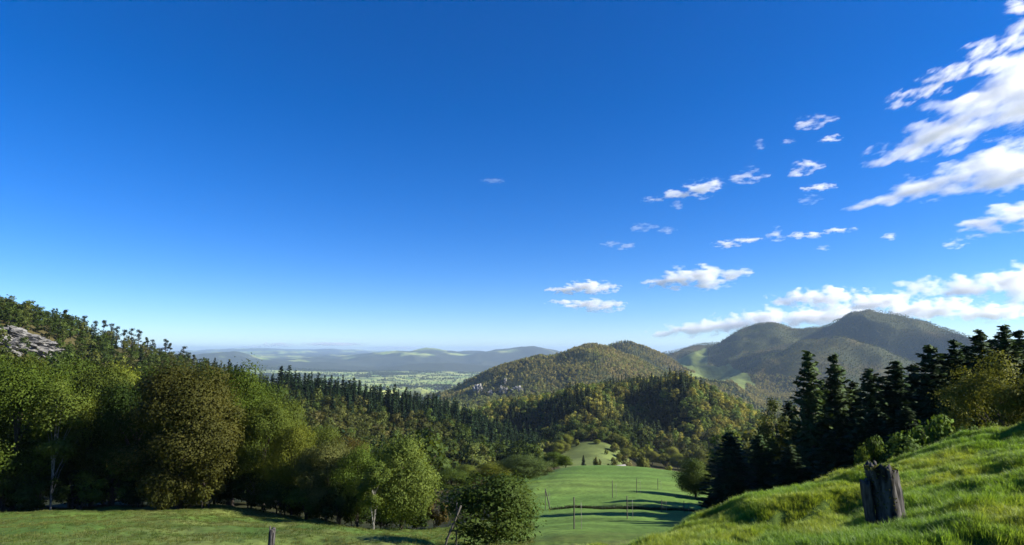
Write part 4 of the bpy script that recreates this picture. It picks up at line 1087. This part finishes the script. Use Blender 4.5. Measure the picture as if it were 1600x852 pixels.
# house hidden behind the field crest, only its pale roof shows
def house():
    x, y, z = place(967, 185, 726)
    a, s = az_slope(967, 722.5)
    zt = s * 185 - 0.75
    e = link("house", None, None, (x, y, zt)); e.rotation_euler = (0, 0, .5)
    tag(e, "small house whose pale roof peeks over the field crest", "house")
    L, W, Hh = 1.9, 2.0, 1.4
    mw, t, o = mat("render_wall"); b = N(t, "ShaderNodeBsdfPrincipled"); b.inputs['Base Color'].default_value = (.5, .47, .42, 1); t.links.new(b.outputs[0], o.inputs[0])
    mr_, t, o = mat("pale_roof"); b = N(t, "ShaderNodeBsdfPrincipled"); b.inputs['Base Color'].default_value = (.2, .19, .18, 1); b.inputs['Roughness'].default_value = .6; t.links.new(b.outputs[0], o.inputs[0])
    v = np.array([[-L, -W, -8], [L, -W, -8], [L, W, -8], [-L, W, -8], [-L, -W, -Hh], [L, -W, -Hh], [L, W, -Hh], [-L, W, -Hh], [-L, 0, -.15], [L, 0, -.15]], float)
    link("wall", make_mesh("house_wall", v, [np.array([[0, 1, 5, 4], [2, 3, 7, 6]]), np.array([[1, 2, 6], [1, 6, 5], [5, 6, 9], [3, 0, 4], [3, 4, 7], [7, 4, 8]])], [mw]), e)
    o_ = .4
    v = []
    for sg in (-1, 1):
        for zt_ in (0, .14):
            v += [[-L - o_, 0, -.14 + zt_], [L + o_, 0, -.14 + zt_], [L + o_, sg * (W + o_), -Hh - .42 + zt_], [-L - o_, sg * (W + o_), -Hh - .42 + zt_]]
    fs = []
    for k in (0, 8):
        fs += [[k, k + 1, k + 2, k + 3], [k + 7, k + 6, k + 5, k + 4], [k + 1, k + 5, k + 6, k + 2], [k + 2, k + 6, k + 7, k + 3], [k + 3, k + 7, k + 4, k]]
    link("roof", make_mesh("house_roof", np.array(v), [np.array(fs)], [mr_]), e)
house()

# ------------------------------------------------------------------ CLOUDS
def cloud(blobs, dist, label, seed, dens=1.0, group=None, amp=1.0, name="cloud", at=None, slant=0.0, stretch=0.4):
    """a volume shaped by a few overlapping lobes and broken up by noise; blobs in photo pixels (x, y, half width, half height)"""
    bl = np.array(blobs, float)
    cpx = 0.5 * ((bl[:, 0] - bl[:, 2]).min() + (bl[:, 0] + bl[:, 2]).max()); cpy = 0.5 * ((bl[:, 1] - bl[:, 3]).min() + (bl[:, 1] + bl[:, 3]).max())
    a, s = az_slope(cpx, cpy)
    d = dist; far_m = d * math.hypot(1, s) * math.cos(math.atan(abs(cpx - 800) / F))
    m_px = far_m / F
    cen = (d * math.sin(a), d * math.cos(a), s * d)
    if at is not None: cen = at; m_px = 1.0; a = 0.0
    L = np.stack([(bl[:, 0] - cpx) * m_px * math.cos(a) ** 0.5, 0 * bl[:, 0], -(bl[:, 1] - cpy) * m_px * 1.03], 1)
    R = np.stack([bl[:, 2] * m_px, np.maximum(bl[:, 2] * .38, bl[:, 3] * 1.0) * m_px, bl[:, 3] * m_px], 1) * 1.18
    ext = (np.abs(L) + R).max(0)                      # half extents, metres
    C_ = L / ext; RR = R / ext
    # hull: star shaped envelope of the lobes in normalised space
    bm = bmesh.new(); bmesh.ops.create_icosphere(bm, subdivisions=4, radius=1.0)
    vv = np.array([v.co for v in bm.verts])
    rad = np.full(len(vv), 0.06)
    for c, r in zip(C_, RR):
        q = vv / r; o_ = -c / r
        A = (q * q).sum(1); Bq = (q * o_).sum(1); Cq = (o_ * o_).sum() - 1.25 ** 2
        D = Bq * Bq - A * Cq
        hit_ = np.where(D > 0, (-Bq + np.sqrt(np.maximum(D, 0))) / A, 0)
        rad = np.maximum(rad, hit_)
    for v, q in zip(bm.verts, vv * rad[:, None] * ext): v.co = q
    me = bpy.data.meshes.new(name); bm.to_mesh(me); bm.free()
    m, t, o = mat("cloud_vapour")
    tc = N(t, "ShaderNodeTexCoord")
    prev = None
    for c, r in zip(L, R):
        mp = N(t, "ShaderNodeVectorMath", operation='SUBTRACT'); mp.inputs[1].default_value = tuple(c)
        dv = N(t, "ShaderNodeVectorMath", operation='DIVIDE'); dv.inputs[1].default_value = tuple(r)
        ln = N(t, "ShaderNodeVectorMath", operation='LENGTH')
        t.links.new(tc.outputs['Object'], mp.inputs[0]); t.links.new(mp.outputs[0], dv.inputs[0]); t.links.new(dv.outputs[0], ln.inputs[0])
        if prev is None: prev = ln.outputs['Value']
        else:
            mn = N(t, "ShaderNodeMath", operation='SMOOTH_MIN'); mn.inputs[2].default_value = 0.25
            t.links.new(prev, mn.inputs[0]); t.links.new(ln.outputs['Value'], mn.inputs[1]); prev = mn.outputs[0]
    big = float(np.median(R[:, 2]))
    no = N(t, "ShaderNodeTexNoise", noise_dimensions='4D'); no.inputs['W'].default_value = seed * 1.7
    no.inputs['Scale'].default_value = 1.0 / (big * 0.8); no.inputs['Detail'].default_value = 7; no.inputs['Roughness'].default_value = 0.61
    sq = N(t, "ShaderNodeVectorMath", operation='MULTIPLY'); sq.inputs[1].default_value = (stretch, 0.5, 1.0)
    vr = N(t, "ShaderNodeVectorRotate", rotation_type='Y_AXIS'); vr.inputs['Angle'].default_value = math.radians(slant)
    t.links.new(tc.outputs['Object'], vr.inputs['Vector']); t.links.new(vr.outputs[0], sq.inputs[0]); t.links.new(sq.outputs[0], no.inputs['Vector'])
    # density = clamp((1 - len) + amp * (noise - 0.5) * k)
    m1 = N(t, "ShaderNodeMath", operation='MULTIPLY_ADD'); m1.inputs[1].default_value = 4.6 * amp; m1.inputs[2].default_value = 0.80 - 2.3 * amp
    t.links.new(no.outputs['Fac'], m1.inputs[0])
    m2 = N(t, "ShaderNodeMath", operation='SUBTRACT'); t.links.new(m1.outputs[0], m2.inputs[0]); t.links.new(prev, m2.inputs[1])
    mr = N(t, "ShaderNodeMapRange"); mr.inputs['From Min'].default_value = 0.0; mr.inputs['From Max'].default_value = 0.75
    mr.inputs['To Max'].default_value = dens * 2.0 / big
    t.links.new(m2.outputs[0], mr.inputs['Value'])
    pv = N(t, "ShaderNodeVolumePrincipled"); pv.inputs['Color'].default_value = (1, 1, 1, 1); pv.inputs['Anisotropy'].default_value = 0.35
    t.links.new(mr.outputs[0], pv.inputs['Density'])
    t.links.new(pv.outputs[0], o.inputs['Volume'])
    me.materials.append(m)
    ob = link(name, me, None, cen); ob.rotation_euler = (math.atan(float(s)) if at is None else 0, 0, -float(a))
    tag(ob, label, "cloud", group)

ALT = 1500.0
def cd(py, px=1200):
    return min(ALT / max(az_slope(px, py)[1], 0.05), 24000)
cloud([(1372, 215, 34, 10), (1420, 205, 55, 20), (1480, 190, 70, 27), (1545, 172, 75, 33), (1610, 152, 85, 38), (1690, 125, 90, 44), (1520, 150, 60, 16), (1590, 118, 60, 22)], cd(160, 1500), "big white streaked cloud rising to the upper right corner", 1, .9, None, .78, slant=22, stretch=.4)
cloud([(1405, 134, 22, 9), (1445, 124, 34, 11), (1500, 108, 50, 12), (1560, 84, 40, 13), (1605, 66, 40, 12)], cd(110, 1500), "thin wispy strand above the big streaked cloud", 2, 0.5, None, 1.0, slant=26, stretch=.4)
cloud([(1340, 299, 24, 5), (1385, 293, 40, 11), (1440, 284, 55, 18), (1505, 277, 65, 27), (1570, 268, 70, 33), (1650, 262, 80, 38)], cd(280, 1500), "long pointed white cloud under the big streaked one", 3, 1, None, .72, slant=10, stretch=.42)
cloud([(1508, 349, 16, 4), (1545, 346, 32, 16), (1585, 338, 45, 23), (1650, 335, 55, 26)], cd(342, 1560), "white cloud at the right edge below the pointed one", 4)
cloud([(1035, 440, 26, 8), (1065, 434, 30, 15), (1100, 434, 38, 16), (1135, 431, 28, 10), (1156, 427, 14, 7)], cd(434, 1085), "single puffy cloud left above the cloud bank", 5)
cloud([(885, 453, 24, 6), (920, 449, 34, 9), (950, 451, 16, 6)], cd(450, 915), "upper one of the two flat clouds over the valley", 6)
cloud([(880, 472, 26, 4), (910, 477, 24, 7), (940, 477, 28, 9), (962, 478, 12, 7)], cd(477, 930), "lower one of the two flat clouds over the valley", 7)
cloud([(1040, 520, 32, 7), (1085, 513, 45, 12), (1140, 507, 55, 15), (1200, 500, 60, 17), (1260, 497, 60, 15), (1320, 496, 50, 13)], 20000, "lowest long cloud bank resting behind the mountains", 8, 1.2, None, .75, stretch=.6)
cloud([(1212, 466, 16, 6), (1250, 460, 40, 12), (1300, 462, 60, 16), (1370, 472, 60, 15), (1440, 484, 70, 14), (1520, 492, 60, 12)], 19000, "middle tier of the cloud bank over the mountains", 9, 1.2, None, .75, stretch=.6)
cloud([(1418, 436, 18, 8), (1460, 440, 45, 14), (1520, 445, 60, 20), (1590, 445, 70, 26), (1670, 448, 70, 28)], 17000, "upper right tier of the cloud bank above the spruces", 10, 1.2, None, .75, stretch=.6)
small = [([(1272, 190, 24, 9)], "small ragged cloud left of the big streaked cloud"), ([(1187, 225, 7, 7)], "faint round wisp leftmost in the row below the ragged cloud"),
 ([(1232, 221, 9, 4)], "tiny white cloud between the round wisp and a flat one"), ([(1296, 217, 16, 5)], "small flat cloud under the ragged cloud"),
 ([(1245, 270, 10, 6), (1262, 261, 18, 10)], "small slanting cloud with a bright upper edge"), ([(1278, 293, 22, 5)], "thin flat streak under the slanting cloud"),
 ([(1266, 311, 14, 7)], "fuzzy wisp under the thin flat streak"), ([(1170, 274, 22, 10)], "small plump white cloud beside the long ragged one"),
 ([(1022, 308, 18, 5), (1060, 302, 24, 7), (1094, 297, 26, 12), (1114, 290, 12, 8)], "long ragged cloud tapering to the left in mid sky"),
 ([(1058, 320, 8, 6)], "tiny wisp under the long ragged cloud"), ([(1005, 355, 18, 6)], "small flat white cloud above a fainter double wisp"),
 ([(1041, 360, 12, 5)], "faint wisp right of the small flat white cloud"), ([(955, 381, 14, 4), (978, 386, 12, 6)], "faint double wisp lowest on the left of the small clouds"),
 ([(1135, 381, 18, 6), (1165, 376, 20, 4)], "wedge shaped small cloud with a thin right end"), ([(1213, 366, 12, 9)], "fuzzy cloud left in the row of three above the cloud bank"),
 ([(1243, 368, 12, 5)], "bright little cloud in the middle of the row of three"), ([(1272, 365, 18, 5), (1310, 361, 20, 4)], "long thin cloud right in the row of three"),
 ([(1388, 370, 10, 5)], "lone tiny cloud under the pointed cloud"), ([(1493, 380, 13, 7)], "small bright cloud lowest under the right edge cloud"),
 ([(1284, 388, 12, 4)], "thin wisp under the row of three"), ([(1588, 12, 16, 13)], "cloud scrap in the top right corner"),
 ([(770, 283, 18, 4)], "very faint wisp alone in the middle of the blue sky")]
for i, (b_, lab) in enumerate(small):
    cloud(b_, cd(b_[0][1], b_[0][0]), lab, 30 + i, 0.05 if "very" in lab else 0.14 if "aint" in lab or "wisp" in lab else 0.45, None, 1.08)
for i, (b_, lab) in enumerate([([(432, 539, 26, 3.5)], "low white cloud streak above the blue horizon mountains"), ([(520, 538, 40, 2.5)], "thin cloud streak right of the low white one at the horizon"), ([(390, 543, 24, 2.5)], "thin cloud streak left of the low white one at the horizon"), ([(620, 544, 40, 2.2)], "thinnest cloud streak just over the far hills")]):
    a, s = az_slope(b_[0][0], b_[0][1])
    cloud(b_, 65000, lab, 60 + i, 0.5)

# unseen cloud added beyond the right edge to throw shade on the mountains
cloud([(-350, 0, 430, 80), (250, 30, 500, 110)], 6000, "broad unseen cloud added past the right edge to shade the mountain spur", 81, 1.3, None, .7, at=(4300, 2500, 1500))
# ------------------------------------------------------------------ HAZE
bm = bmesh.new(); bmesh.ops.create_cube(bm, size=1.0)
me = bpy.data.meshes.new("haze"); bm.to_mesh(me); bm.free()
zlo = float(allv[:, 2].min()) - 5; zhi = float(max(allv[:, 2].max(), 0)) + 30
print("haze", zlo, zhi)
ho = link("haze", me, None, (0, 0, .5 * (zlo + zhi))); ho.scale = (92000, 92000, zhi - zlo)
m, t, o = mat("air"); pv = N(t, "ShaderNodeVolumePrincipled")
pv.inputs['Color'].default_value = (0.55, 0.75, 1.0, 1); pv.inputs['Density'].default_value = 4.6e-5; pv.inputs['Anisotropy'].default_value = 0.2
t.links.new(pv.outputs[0], o.inputs['Volume']); me.materials.append(m)
tag(ho, "thin blue haze of the air over the valley", kind='stuff')
